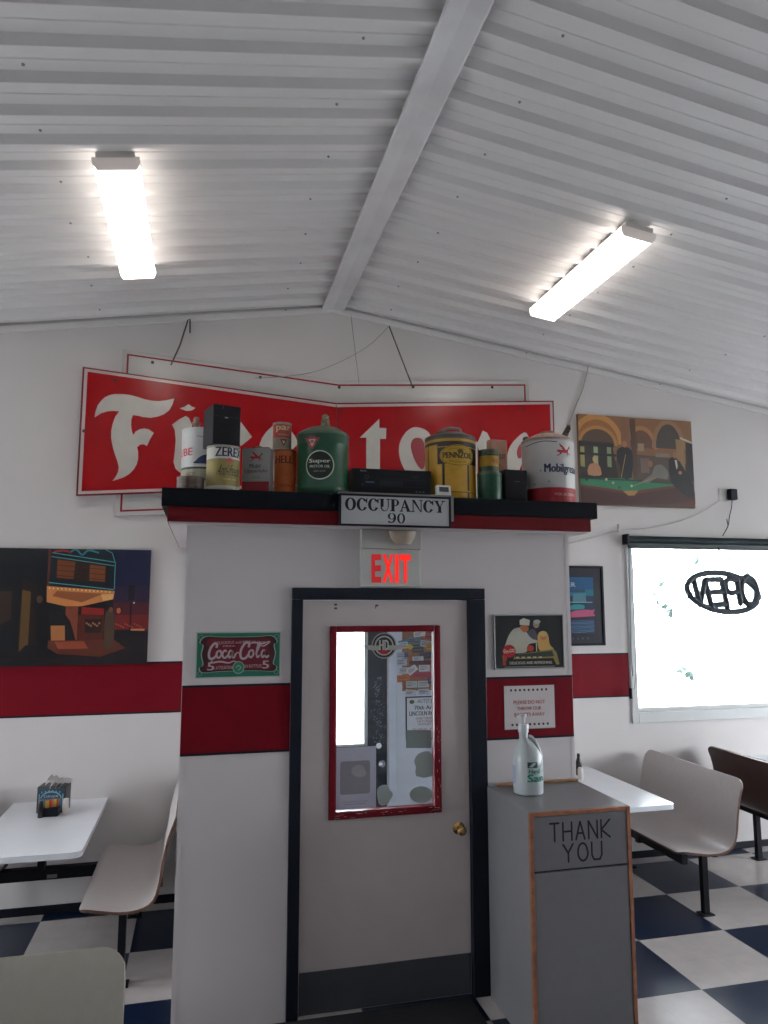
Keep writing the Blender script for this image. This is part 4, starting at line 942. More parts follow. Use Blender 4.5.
# ------------------------------------------------------------------ window with shade
wn = bpy.data.objects.new('window_1', None); COL.objects.link(wn); wn.location = (0, YB, 0); wn['kind'] = 'structure'
FR = mat('window_frame_white', (.55, .57, .57), rough=.4, var=.02)
bm = B()
for a in ((WX0-.06, WX0, WZ0-.085, WZ1+.035), (WX1, WX1+.06, WZ0-.085, WZ1+.035), (WX0, WX1, WZ1, WZ1+.035), (WX0, WX1, WZ0-.085, WZ0)): box(bm, a[0], a[1], -.016, 0, a[2], a[3], bev=.003)
obj('casing', bm, FR, wn)
bm = B()
for a in ((WX0, WX0+.035, WZ0, WZ1), (WX1-.035, WX1, WZ0, WZ1), (WX0, WX1, WZ0, WZ0+.03), (WX0, WX1, WZ1-.03, WZ1)): box(bm, a[0], a[1], .04, .10, a[2], a[3], bev=.003)
obj('sash', bm, FR, wn)
bm = B(); box(bm, WX0, WX1, .066, .070, WZ0, WZ1); obj('glass', bm, GLASS, wn)
for i, (y0, y1, x) in enumerate(((2.4, 4.0, XR), (.3, 1.7, XR), (2.6, 4.6, XL))):
    s_ = 1 if x > 0 else -1; t = bpy.data.objects.new('window_%d' % (i+2), None); COL.objects.link(t); t['kind'] = 'structure'
    bm = B()
    for a in ((y0-.05, y0+.02, .95, 2.55), (y1-.02, y1+.05, .95, 2.55), (y0, y1, .95, 1.02), (y0, y1, 2.48, 2.55)): box(bm, min(x, x-s_*.016), max(x, x-s_*.016), a[0], a[1], a[2], a[3])
    obj('casing', bm, FR, t)
t = bpy.data.objects.new('window_5', None); COL.objects.link(t); t['kind'] = 'structure'; bm = B()
for a in ((6.24, 6.3, 1.07, 2.63), (7.8, 7.86, 1.07, 2.63), (6.3, 7.8, 1.07, 1.155), (6.3, 7.8, 2.6, 2.635)): box(bm, a[0], a[1], YB-.016, YB, a[2], a[3])
obj('casing', bm, FR, t)
t = bpy.data.objects.new('window_6', None); COL.objects.link(t); t['kind'] = 'structure'; bm = B()
for a in ((-4.96, -4.9, 1.07, 2.63), (-2.9, -2.84, 1.07, 2.63), (-4.9, -2.9, 1.07, 1.155), (-4.9, -2.9, 2.6, 2.635)): box(bm, a[0], a[1], YB-.016, YB, a[2], a[3])
obj('casing', bm, FR, t)
# roller shade, rolled up
rs = thing('roller_shade', 'rolled up black roller shade above the window', 'window shade', (0, YB-.05, 0))
bm = B(); tube(bm, [(3.50, 0, 2.605), (5.66, 0, 2.605)], .032, 16); obj('roll', bm, mat('black_shade_fabric', (.008, .017, .021), rough=.55, spec=.2, var=.2), rs, smooth=True)
bm = B(); box(bm, 3.505, 5.66, -.006, .006, 2.545, 2.60); box(bm, 3.51, 5.655, -.012, .008, 2.528, 2.545, bev=.003); obj('hem_bar', bm, mat('shade_hem', (.012, .022, .026), rough=.45), rs)
bm = B(); box(bm, 3.478, 3.50, -.035, .045, 2.56, 2.65, bev=.004); obj('bracket', bm, BLACK, rs)
CH = [at(x, y, YB-.06) for x, y in ((629, 548), (630, 600), (631, 650), (633, 676))]; CH2 = [at(x, y, YB-.06) for x, y in ((633, 548), (634, 610), (636, 660), (635, 688), (631, 690))]
bm = B(); tube(bm, [(p.x, -.01, p.z) for p in CH], .006, 6); tube(bm, [(p.x, -.01, p.z) for p in CH2], .0035, 6); obj('pull_chain', bm, mat('chain', (.22, .26, .27), rough=.4), rs)
p = at(630.5, 688, YB-.06); bm = B(); tube(bm, [(p.x, -.01, p.z), (p.x, -.01, p.z-.085)], .013, 10); obj('chain_weight', bm, BLACK, rs)
# open sign: neon tube sign facing out
ON = YB-.10; OS = at(723, 592, ON)
os_ = thing('open_sign', 'unlit oval OPEN neon sign hanging in the window, seen from behind', 'sign', (OS.x, ON, OS.z))
def NP(pts): return [Vector((p[0]-OS.x, 0, p[1]-OS.z)) for p in (uv(660+x/7.111, 540+y/7.111, ON) for x, y in pts)]
NEON = mat('unlit_neon_housing', (.018, .024, .035), rough=.4, var=.1)
def oval(cx, cz, rx, rz, rot, n=36): return [(cx+rx*math.cos(a)*math.cos(rot)-rz*math.sin(a)*math.sin(rot), cz+rx*math.cos(a)*math.sin(rot)+rz*math.sin(a)*math.cos(rot)) for a in [2*PI*i/n for i in range(n)]]
bm = B(); tube(bm, NP(oval(446, 372, 258, 134, .18)), .026, 8, closed=True); obj('oval_ring', bm, NEON, os_, smooth=True)
def ltr(paths, r=.025):
    bm = B()
    for P, cl in paths:
        Q = NP(P)
        for a, b in zip(Q, Q[1:] + (Q[:1] if cl else [])): tube(bm, [a, b], r, 8)
        for a in Q: bmesh.ops.create_icosphere(bm, subdivisions=1, radius=r, matrix=Matrix.Translation(a))
    obj('letter', bm, NEON, os_)
ltr([([(238, 280), (285, 465), (318, 285), (372, 495)], False)])
ltr([([(325, 282), (436, 280), (480, 485)], False), ([(352, 374), (452, 366)], False), ([(372, 462), (474, 455)], False)])
ltr([([(545, 280), (572, 455)], False), ([(545, 285), (490, 275), (462, 300), (470, 350), (500, 378), (552, 370)], False)])
ltr([(oval(632, 362, 54, 100, -.18, 24), True)], .028)
bm = B(); box(bm, *sorted((NP([(540, 300)])[0].x, NP([(585, 300)])[0].x)), -.012, .012, NP([(560, 345)])[0].z, NP([(560, 290)])[0].z); obj('control_box', bm, mat('grey_box', (.22, .25, .3), rough=.4), os_)
bm = B(); tube(bm, NP([(408, 50), (425, 100), (395, 215)]), .004, 6); tube(bm, NP([(415, 50), (440, 120), (470, 222)]), .004, 6); obj('hanging_chain', bm, BLACK, os_)
# outlet and adapter
a = at(723, 495, YB)
ot = thing('wall_outlet', 'white wall outlet above the window', 'outlet', (a.x, YB, a.z))
bm = B(); box(bm, -.045, .045, -.008, 0, -.058, .058, bev=.003); obj('plate', bm, PLASTW, ot)
ad = thing('power_adapter', 'black plug-in adapter with cord hanging down to the window', 'adapter', (a.x+.06, YB-.009, a.z))
bm = B(); box(bm, -.03, .04, -.06, 0, -.05, .05, bev=.008); obj('plug_body', bm, BLACK, ad)
bm = B(); p0 = at(722, 536, YB-.03); tube(bm, smooth([(0, -.03, -.05), (-.01, -.028, -.12), (-.03, -.02, -.2), (-.045, -.015, -.28), (p0.x-a.x-.06, -.03, p0.z-a.z)], 4, False), .004, 6); tube(bm, [(-.045, -.015, -.28), (-.06, -.02, -.22)], .004, 6); obj('cord', bm, BLACK, ad)

# ------------------------------------------------------------------ pictures (generic scenes)
pc = thing('canvas_picture', 'dark canvas picture of a night street with glowing awning', 'picture', (-1.56, YB, 1.636))
W, H = 1.183, .812
bm = B(); box(bm, 0, W, -.03, 0, 0, H, bev=.003); obj('canvas', bm, mat('dark_canvas_edge', (.01, .013, .025), rough=.6), pc)
x_off = -1.386+1.56
def n1(P): return [(x_off + x/725*(W-x_off), (598-y)/(598-42)*H) for x, y in P]
a_ = Art(); a_.rect(0, 0, W, H, '#0b1018')
a_.poly(n1([(550, 42), (725, 42), (725, 300), (550, 300)]), '#12183a'); a_.poly(n1([(550, 220), (725, 220), (725, 330), (550, 330)]), '#2a1c38'); a_.poly(n1([(550, 300), (725, 300), (725, 440), (550, 440)]), '#4a1c24')
a_.poly(n1([(560, 360), (725, 360), (725, 430), (560, 430)]), '#6e1c1c'); a_.poly(n1([(560, 435), (712, 430), (712, 500), (560, 480)]), '#0e1016')
a_.poly(n1([(-215, 560), (100, 480), (720, 470), (720, 598), (-215, 598)]), '#1a1418'); a_.poly(n1([(250, 480), (560, 478), (620, 520), (500, 560), (250, 540)]), '#5c2a1c'); a_.poly(n1([(280, 485), (420, 485), (440, 520), (300, 520)]), '#8a3f28')
a_.poly(n1([(230, 42), (242, 42), (242, 230), (232, 230)]), '#5e2a20')
a_.poly(n1([(245, 42), (545, 42), (552, 240), (240, 215)]), '#0c1a24'); a_.poly(n1([(272, 88), (515, 118), (512, 205), (270, 190)]), '#2a1610'); a_.poly(n1([(275, 95), (360, 105), (355, 188), (275, 182)]), '#6d3a1c'); a_.poly(n1([(430, 118), (505, 125), (505, 200), (430, 196)]), '#7a4220')
for y in (120, 145, 170): a_.stroke(n1([(272, y), (512, y+22)]), .004, '#3a1c10', sm=0)
for p in ([(248, 62), (548, 104)], [(245, 80), (548, 122)], [(240, 205), (550, 238)], [(500, 42), (535, 60), (552, 110), (552, 235)]): a_.stroke(n1(p), .006, '#4f9aa0', sm=0)
a_.stroke(n1([(330, 60), (360, 45), (390, 70), (420, 48), (470, 60)]), .012, '#2f7f8c'); a_.stroke(n1([(255, 58), (300, 50), (340, 62)]), .014, '#8a2a22')
a_.poly(n1([(232, 222), (555, 245), (550, 285), (400, 318), (330, 320), (235, 298)]), '#c07a42'); a_.poly(n1([(280, 245), (500, 258), (400, 300), (260, 270)]), '#8f5230'); a_.poly(n1([(490, 262), (550, 260), (545, 285), (500, 292)]), '#e0a566')
for i in range(16): c0 = n1([(245+19*i, 232+1.2*i)])[0]; a_.ell(c0[0], c0[1], .006, .006, '#e8c084', n=8)
a_.poly(n1([(325, 318), (385, 318), (385, 480), (330, 480)]), '#7a3c28'); a_.poly(n1([(400, 322), (508, 330), (508, 360), (400, 358)]), '#8c1c1a'); a_.poly(n1([(385, 360), (510, 360), (510, 478), (385, 480)]), '#541f16'); a_.poly(n1([(420, 380), (500, 380), (498, 445), (420, 445)]), '#251a18')
for i in range(7): c0 = n1([(428+10*i, 400+6*(i % 3))])[0]; a_.ell(c0[0], c0[1], .008, .008, '#9a6a4c', n=8)
a_.poly(n1([(245, 340), (320, 350), (350, 390), (380, 480), (250, 480)]), '#141417'); a_.poly(n1([(260, 410), (325, 410), (330, 480), (265, 480)]), '#a4683c')
a_.poly(n1([(115, 185), (190, 215), (190, 540), (110, 540)]), '#201512'); a_.poly(n1([(120, 240), (160, 250), (160, 520), (120, 530)]), '#5c4220'); a_.poly(n1([(0, 210), (75, 220), (75, 245), (0, 240)]), '#123a44'); a_.poly(n1([(-215, 60), (80, 60), (112, 200), (112, 560), (-215, 570)]), '#0a0d14')
a_.poly(n1([(5, 245), (75, 248), (75, 380), (5, 420)]), '#33241c')
a_.poly(smooth(n1([(175, 300), (205, 280), (235, 305), (250, 400), (248, 540), (210, 545), (195, 420)]), 2), '#0a0b12'); a_.ell(*n1([(202, 285)])[0], .020, .026, '#5c3a2c')
a_.poly(smooth(n1([(515, 350), (535, 335), (555, 350), (562, 440), (552, 520), (518, 518), (512, 430)]), 2), '#4a3a2c'); a_.ell(*n1([(540, 335)])[0], .014, .018, '#6b4a34')
a_.stroke(n1([(637, 300), (637, 500)]), .010, '#0a0a10', sm=0); a_.poly(n1([(620, 215), (652, 215), (650, 290), (622, 290)]), '#0e0e14'); a_.ell(*n1([(651, 302)])[0], .007, .007, '#e0c0a0', n=8); a_.ell(*n1([(578, 340)])[0], .014, .020, '#b5643c')
a_.poly(n1([(640, 428), (708, 428), (708, 438), (640, 436)]), '#d08a5a'); a_.poly(n1([(150, 500), (260, 520), (320, 560), (120, 598), (60, 598)]), '#0a0b10')
for i in range(12): c0 = n1([(570+11*i, 405+5*(i % 4))])[0]; a_.ell(c0[0], c0[1], .005, .004, '#c0704a', n=6)
a_.build('print', ink(.35, 'glossy_ink', .5), pc, y=-.03, clip=(W, H))

pg = thing('canvas_picture', 'canvas picture of an arched hall with a green billiard table', 'picture', (3.085, YB, 2.895))
W, H = 1.118, .787
bm = B(); box(bm, 0, W, -.03, 0, 0, H, bev=.003); obj('canvas', bm, mat('tan_canvas_edge', (.22, .15, .10), rough=.6), pg)
def n2(P): return [((x-45)/(700-45)*W, (630-y + (x-45)*.04)/(630-90)*H) for x, y in P]
a_ = Art(); a_.rect(0, 0, W, H, '#4a3226')
a_.rect(0, H*.5, W, H, '#7d5638'); 
def arch(cx, cz, r, rz, wd, c1, c2): a_.ell(*n2([(cx, cz)])[0], r, rz, c1, a0=0, a1=PI); a_.ell(*n2([(cx, cz)])[0], r-wd, rz-wd, c2, a0=0, a1=PI)
arch(150, 265, .25, .26, .05, '#b07c44', '#8a5c34'); arch(150, 275, .19, .17, .03, '#a8743e', '#4c382c')
arch(400, 290, .16, .20, .04, '#a06c44', '#5c4030'); arch(560, 290, .17, .26, .04, '#8a6648', '#3a322e')
a_.poly(n2([(280, 110), (330, 115), (345, 480), (290, 480)]), '#7a5440'); a_.poly(n2([(335, 110), (368, 112), (372, 480), (345, 480)]), '#4c342a'); a_.poly(n2([(600, 230), (650, 235), (650, 480), (610, 480)]), '#8a6a48')
a_.poly(n2([(45, 250), (230, 262), (260, 480), (45, 480)]), '#231c1a'); 
for x0, c_ in ((50, '#8f8a5c'), (125, '#8fa07a'), (160, '#1c1a1a'), (200, '#7d8a66')): a_.poly(n2([(x0, 285), (x0+24, 287), (x0+24, 410), (x0, 405)]), c_)
a_.poly(n2([(45, 255), (240, 268), (240, 290), (45, 275)]), '#141414'); a_.poly(n2([(45, 320), (250, 330), (250, 345), (45, 335)]), '#141414')
a_.poly(n2([(372, 330), (560, 340), (560, 480), (372, 480)]), '#4e4038'); a_.poly(n2([(378, 260), (415, 262), (412, 310), (378, 308)]), '#8f7a60'); a_.poly(n2([(390, 350), (440, 352), (440, 440), (390, 440)]), '#6d5a50'); a_.poly(n2([(660, 250), (700, 255), (700, 490), (655, 480)]), '#1c1a1a'); a_.poly(n2([(625, 215), (698, 245), (698, 258), (628, 228)]), '#b0ac98')
a_.poly(n2([(480, 320), (560, 322), (560, 345), (480, 342)]), '#7a6e5e')
a_.poly(n2([(45, 470), (300, 475), (660, 515), (330, 560), (45, 520)]), '#24704e'); a_.poly(n2([(45, 468), (380, 484), (660, 508), (660, 516), (380, 494), (45, 478)]), '#143a2c')
a_.poly(n2([(45, 515), (320, 555), (665, 508), (700, 560), (700, 630), (45, 630)]), '#3f1f1c'); a_.poly(n2([(45, 512), (320, 552), (665, 506), (665, 520), (325, 572), (45, 526)]), '#5c2c24'); a_.poly(n2([(280, 550), (370, 548), (345, 578), (310, 578)]), '#a07848')
for x, y, c_ in ((80, 484, '#12161a'), (190, 482, '#b9b59c'), (228, 502, '#b0a084'), (332, 520, '#c4c0a8'), (262, 530, '#1a4030')): a_.ell(*n2([(x, y)])[0], .011, .011, c_, n=12)
def fig(P, col, hx, hz, hc): a_.poly(smooth(n2(P), 2), col); a_.ell(*n2([(hx, hz)])[0], .022, .030, hc, n=14)
fig([(255, 310), (285, 285), (325, 290), (345, 330), (335, 470), (280, 470), (270, 400), (255, 370)], '#14171c', 302, 268, '#a0684c')
fig([(90, 455), (95, 400), (120, 385), (150, 392), (165, 440), (155, 460)], '#a87858', 130, 362, '#b59a6c')
fig([(390, 495), (450, 450), (470, 400), (510, 390), (545, 430), (540, 480), (480, 470), (430, 500)], '#6e6a64', 445, 385, '#8e5c42')
fig([(555, 360), (585, 345), (620, 370), (660, 450), (690, 510), (685, 600), (620, 560), (560, 490)], '#121215', 592, 330, '#8a6248')
a_.poly(n2([(588, 360), (602, 360), (606, 400), (598, 420)]), '#b9b2a6'); a_.ell(*n2([(618, 438)])[0], .018, .016, '#a86c58'); a_.stroke(n2([(275, 470), (305, 330)]), .005, '#b9955c', sm=0); a_.stroke(n2([(340, 520), (480, 465)]), .005, '#a08456', sm=0)
a_.poly(n2([(570, 628), (699, 610), (699, 628), (570, 628)]), '#5c1f24')
a_.build('print', ink(.35, 'glossy_ink', .5), pg, y=-.03, clip=(W, H))

pb = thing('framed_poster', 'black framed blue poster with a pink car, beside the entry box', 'picture', (2.62, YB, 1.715))
W, H = .655, .660
bm = B(); box(bm, 0, W, -.02, 0, 0, H, bev=.003); obj('panel', bm, mat('poster_board', (.010, .011, .018), rough=.35), pb)
bm = B(); f = .022
for a in ((0, f, 0, H), (W-f, W, 0, H), (f, W-f, 0, f), (f, W-f, H-f, H)): box(bm, a[0], a[1], -.028, 0, a[2], a[3], bev=.003)
obj('frame', bm, BLACK, pb)
a_ = Art(); n3 = lambda P: [(W-.02-(400-x)/(400-85)*.275, (860-y)/(860-70)*H) for x, y in P]
xL = .10; a_.rect(xL, .10, W-.095, H-.095, '#122a44'); a_.rect(xL, H*.70, W-.095, H-.095, '#17507a'); a_.rect(xL, H*.62, W-.095, H*.70, '#1c6a80')
a_.text('DINER', xL+.10, H*.735, W-.26, H*.79, '#b9bcc8', bold=.02); a_.poly(n3([(95, 350), (230, 340), (235, 430), (90, 435)]), '#4a7888'); a_.rect(xL, H*.535, W-.11, H*.545, '#8aa6ae'); a_.poly(n3([(60, 310), (225, 305), (225, 335), (60, 335)]), '#22465a')
a_.poly(smooth(n3([(60, 480), (100, 455), (200, 458), (215, 480), (200, 500), (60, 505)]), 2), '#2a8a8c'); a_.poly(smooth(n3([(60, 540), (110, 515), (230, 505), (290, 510), (325, 500), (305, 540), (320, 570), (200, 585), (60, 588)]), 2), '#a84a6c'); a_.poly(n3([(60, 585), (310, 570), (310, 600), (60, 610)]), '#2c1c34')
a_.rect(xL, .10, W-.095, H*.30, '#12384c')
for i in range(9): a_.stroke([(xL+.01, .11+.012*i), (xL+.16, .125+.010*i), (xL+.30, .108+.012*i), (W-.10, .12+.011*i)], .005, ['#3c7c90', '#6a5a9c', '#2c6074'][i % 3])
for i, ch in enumerate('BOULEVARD'): a_.text(ch, xL+.02+.046*i, .050, xL+.036+.046*i, .068, '#5a6470')
a_.build('print', ink(.3, 'framed_ink', .5), pb, y=-.020, clip=(W-.023, H-.023))

# ------------------------------------------------------------------ booth seating
def shell(bm, prof, y0, y1, th=.016, r0=.05, r1=.07, mi=(0, 1, 2)):
    """bent plywood seat: profile in x,z swept along y; top face mi[0], underside mi[1], edge mi[2]"""
    P = smooth([(p[0], p[1], 0) for p in prof], 7, closed=False); P = [(p[0], p[1]) for p in P]
    d = [0]
    for a, b in zip(P, P[1:]): d.append(d[-1] + math.hypot(b[0]-a[0], b[1]-a[1]))
    T = d[-1]; NY = 2; rows_t, rows_b = [], []
    # finer rows near the rounded ends
    Q = []; import bisect
    ds = [0, .004, .012, .024, .04] + [r0*1.3 + (T-r0*1.3-r1*1.3)*i/22 for i in range(23)] + [T-.06, T-.04, T-.024, T-.012, T-.004, T]
    ds = sorted(set(ds))
    for s_ in ds:
        i = min(max(bisect.bisect_right(d, s_)-1, 0), len(P)-2); u = (s_-d[i])/(d[i+1]-d[i])
        x = P[i][0]+(P[i+1][0]-P[i][0])*u; z = P[i][1]+(P[i+1][1]-P[i][1])*u
        tx, tz = P[i+1][0]-P[i][0], P[i+1][1]-P[i][1]; L = math.hypot(tx, tz); Q.append((x, z, -tz/L, tx/L, s_))
    for x, z, nx, nz, s_ in Q:
        e = 0
        if s_ < r0: e = r0 - math.sqrt(max(0, r0*r0-(r0-s_)**2))
        if T-s_ < r1: e = r1 - math.sqrt(max(0, r1*r1-(r1-(T-s_))**2))
        ys = [y0+e, y0+e+.004, y1-e-.004, y1-e]
        rows_t.append([bm.verts.new((x, y, z)) for y in ys]); rows_b.append([bm.verts.new((x-nx*th, y, z-nz*th)) for y in ys])
    n = len(Q)
    for R_, m_ in ((rows_t, mi[0]), (rows_b, mi[1])):
        for A, C in zip(R_, R_[1:]):
            for k in range(3): f = bm.faces.new((A[k], A[k+1], C[k+1], C[k])); f.material_index = m_; f.smooth = True
    for i in range(n-1):
        for k in (0, 3): f = bm.faces.new((rows_t[i][k], rows_t[i+1][k], rows_b[i+1][k], rows_b[i][k])); f.material_index = mi[2]
    for i in (0, n-1):
        for k in range(3): f = bm.faces.new((rows_t[i][k], rows_t[i][k+1], rows_b[i][k+1], rows_b[i][k])); f.material_index = mi[2]
    bmesh.ops.recalc_face_normals(bm, faces=bm.faces)
PROF = [(0, .432), (.04, .442), (.13, .428), (.25, .412), (.36, .420), (.425, .455), (.455, .53), (.475, .66), (.505, .78), (.545, .872)]
def bench(name, label, x, y, length, mirror=False, sx=1.0, rz=0, mats=(LAM, EDGE, EDGE), group=None, legs=(.09, 1.0), r1=.07):
    t = thing(name, label, 'bench', (x, y, 0), rz, group); s_ = -1 if mirror else 1
    bm = B(); shell(bm, [(p[0]*s_*sx, p[1]) for p in PROF], 0, length, r1=r1)
    if mirror: pass
    o = obj('seat_shell', bm, list(mats), t)
    bm = B()
    xx = sorted((s_*.035*sx, s_*.075*sx)); box(bm, xx[0], xx[1], .14 if sx < .95 else .02, length-.02, .355, .415)
    xx = sorted((s_*.30*sx, s_*.34*sx)); box(bm, xx[0], xx[1], .05, length-.02, .372, .400)
    xx = sorted((s_*.02*sx, s_*.46*sx)); box(bm, xx[0], xx[1], length*.45, length*.45+.04, .345, .385)
    xx = sorted((s_*.40*sx, s_*.44*sx)); box(bm, xx[0], xx[1], length*.45, length*.45+.04, .345, .405)
    obj('seat_frame', bm, STEEL, t)
    for ly in legs:
        bm = B(); cx_ = s_*.25*sx
        box(bm, cx_-.02, cx_+.02, ly-.02, ly+.02, .006, .40); box(bm, cx_-.045, cx_+.045, ly-.04, ly+.04, 0, .010, bev=.003)
        obj('leg', bm, STEEL, t)
    return t
bench('booth_bench', 'cream laminate booth bench right of the counter, back rising toward the window side', 3.085, 4.40, 1.12, sx=.965)
bench('booth_bench', 'dark brown backed booth bench, back to back with the cream one under the window', 4.70, 4.30, 1.20, mirror=True, mats=(BROWN, LAM, EDGE))
bench('booth_bench', 'cream laminate booth bench beside left wall table, against the entry box', -.60, 4.38, 1.12, sx=.89)
bench('booth_bench', 'cream booth bench mostly out of frame at far left of the left table', -1.16, 4.38, 1.12, mirror=True, mats=(EDGE, LAM, EDGE))
bench('booth_bench', 'pale olive booth bench back in the left foreground, facing the viewer', -.222, 2.335, 1.25, rz=PI/2, mats=(LAMG, LAMG, EDGE), r1=.09)

def table(name, label, x0, x1, y0, y1, z=.75):
    t = thing(name, label, 'table', (x0, y0, 0)); W, L_ = x1-x0, y1-y0
    bm = B(); r = .05; P = [(0, L_), (0, r)] ; P = []
    P = [(0, L_)] + [(r-r*math.cos(a), r-r*math.sin(a)) for a in [i*PI/12 for i in range(7)]] + [(W-r+r*math.sin(a), r-r*math.cos(a)) for a in [i*PI/12 for i in range(7)]] + [(W, L_)]
    lo = [bm.verts.new((p[0], p[1], z-.032)) for p in P]; hi = [bm.verts.new((p[0], p[1], z)) for p in P]
    bm.faces.new(hi); bm.faces.new(lo[::-1]); n = len(P)
    for i in range(n): bm.faces.new((lo[i], lo[(i+1) % n], hi[(i+1) % n], hi[i]))
    bmesh.ops.recalc_face_normals(bm, faces=bm.faces); obj('table_top', bm, TABLE, t)
    bm = B(); box(bm, W*.3, W*.7, L_-.02, L_, z-.25, z-.032); box(bm, W*.45, W*.55, L_*.35, L_-.02, z-.07, z-.032); box(bm, W*.45, W*.52, L_*.52, L_*.52+.06, .46, z-.032); obj('wall_bracket', bm, STEEL, t)
    return t
tb = table('booth_table', 'white wall mounted booth table on the left', -1.20, -.60, 4.42, YB-.001, .727)
tb2 = table('booth_table', 'white booth table right of the grey trash cabinet', 2.43, 3.075, 4.39, YB-.001)
bm = B(); box(bm, -1.40, -.42, 5.20, 5.26, .335, .405, bev=.003)
cf = thing('seating_frame', 'black steel beam with a small grey plate under left table', 'frame', (0, 0, 0)); obj('beam', bm, STEEL, cf)
p = at(52, 876, 5.20); bm = B(); box(bm, p.x-.03, p.x+.03, 5.197, 5.20, p.z-.012, p.z+.010); obj('name_plate', bm, mat('dull_plate', (.2, .2, .2), rough=.5), cf)
table('booth_table', 'pale table top just visible at the right edge of the picture', 4.64, 5.28, 4.39, YB-.001)

# condiments on the left table
nd = thing('napkin_dispenser', 'dark napkin dispenser with a blue picture front on left table', 'napkin dispenser', (-.905, 5.30, .7275), -.12)
bm = B(); box(bm, -.088, .088, -.06, .06, 0, .165, bev=.005); obj('case', bm, mat('dark_grey_case', (.05, .05, .06), rough=.4, var=.1), nd)
a_ = Art(); a_.rect(-.080, .008, .080, .148, '#1d4456'); a_.rect(-.066, .01, .066, .092, '#5c7080'); a_.ring(0, .085, .068, .052, .060, .044, '#7fa6b4', a0=.2, a1=PI-.2, n=20); a_.text('DINER', -.045, .098, .045, .112, '#b0bccb', bold=.02, shear=.3)
for i in range(6): a_.rect(-.062+.022*i, .126+.004*(2.5-abs(i-2.5)), -.054+.022*i, .136+.004*(2.5-abs(i-2.5)), '#6d9cae')
a_.rect(-.075, .02, -.07, .12, '#8fb4bf'); a_.rect(.07, .02, .075, .12, '#8fb4bf'); a_.rect(-.02, .055, .03, .088, '#8c6a9a')
a_.build('front_picture', None, nd, y=-.06)
random.seed(5); bm = B()
for i in range(4):
    x = -.06+.035*i; P = [(x+random.uniform(-.02, .02), random.uniform(-.03, .03), .160), (x+.02, random.uniform(-.03, .03), .20+random.uniform(-.01, .012)), (x+.055, random.uniform(-.02, .02), .178)]
    for k in range(2):
        a, b = Vector(P[k]), Vector(P[k+1]); o_ = Vector((0, .045, .006))
        vs = [bm.verts.new(v) for v in (a-o_, b-o_*.8, b+o_*.8, a+o_)]; bm.faces.new(vs)
r = bmesh.ops.solidify(bm, geom=bm.faces[:], thickness=.0015); obj('napkin', bm, mat('napkin_paper', (.8, .78, .77), rough=.8), nd)
def small(name, label, cat, x, y, z, bms, m):
    t = thing(name, label, cat, (x, y, z))
    for nm, bm, mm in bms: obj(nm, bm, mm, t, smooth=True)
    return t
pk = thing('packet_caddy', 'black caddy filled with colourful sweetener packets', 'caddy', (-.895, 5.185, .7275), -.1)
bm = B(); box(bm, -.045, .045, -.03, .03, 0, .052, bev=.004); obj('tray', bm, BLACK, pk)
for i, c_ in enumerate(('#c9a13a', '#b8432c', '#c07a5a', '#c9b23e', '#b04a50')):
    bm = B(); box(bm, -.034+.012*i, -.012+.012*i, -.02+.009*i, -.017+.009*i, .02, .098); obj('packet', bm, mat('packet'+c_, hexc(c_), rough=.5), pk)
bm = B(); lathe(bm, [(0, 0), (.017, 0), (.018, .06), (.014, .085), (.010, .10), (0, .102)], 16); tag(obj('pepper_shaker', bm, mat('black_shaker', (.01, .01, .012), rough=.3), smooth=True, loc=(-.955, 5.16, .7275)), 'black shaker left of the packet caddy', 'shaker')
bm = B(); lathe(bm, [(0, 0), (.019, 0), (.018, .08), (.016, .095), (0, .098)], 16); tag(obj('salt_shaker', bm, mat('white_shaker', (.6, .55, .52), rough=.4), smooth=True, loc=(-.815, 5.20, .7275)), 'white shaker right of the packet caddy', 'shaker')
# right table: dark bottle and white shaker peeking out behind the entry box
p = at(577.5, 790, 5.2)
bm = B(); lathe(bm, [(0, 0), (.022, 0), (.022, .10), (.012, .13), (.012, .16), (0, .162)], 16); tag(obj('sauce_bottle', bm, mat('dark_sauce', (.02, .015, .015), rough=.25), smooth=True, loc=(2.853, 5.28, .7505)), 'dark sauce bottle on the right table at the entry box edge', 'bottle')
bm = B(); lathe(bm, [(0, 0), (.02, 0), (.02, .07), (.014, .085), (0, .088)], 16); tag(obj('salt_shaker', bm, MATS['white_shaker'], smooth=True, loc=(2.80, 5.16, .7505)), 'white shaker in front of the dark sauce bottle', 'shaker')

# ------------------------------------------------------------------ trash cabinet
tx0, tx1, ty0, ty1, tz = 1.540, 2.078, 3.343, 3.875, 1.073
tc_ = thing('trash_cabinet', 'grey laminate trash cabinet with wood edging marked THANK YOU', 'trash can', (tx0, ty0, 0))
W, D = tx1-tx0, ty1-ty0
bm = B(); box(bm, 0, W, .018, D, 0, tz); obj('carcass', bm, GREY, tc_)
bm = B()
for a in ((0, .019, 0, tz), (W-.019, W, 0, tz), (.0195, W-.0195, tz-.018, tz)): box(bm, a[0], a[1], 0, .0175, a[2], a[3], bev=.002)
obj('wood_edging', bm, WOOD, tc_)
bm = B(); box(bm, .05, W, D-.02, D, tz+.001, tz+.015, bev=.003); obj('back_strip', bm, mat('light_wood_strip', (.28, .14, .07), rough=.5, var=.2, scale=30), tc_)
bm = B(); box(bm, .021, W-.021, .004, .017, .805, tz-.021, bev=.002); fl = obj('push_flap', bm, GREY, tc_)
a_ = Art(); CT = '#0c0c0e'
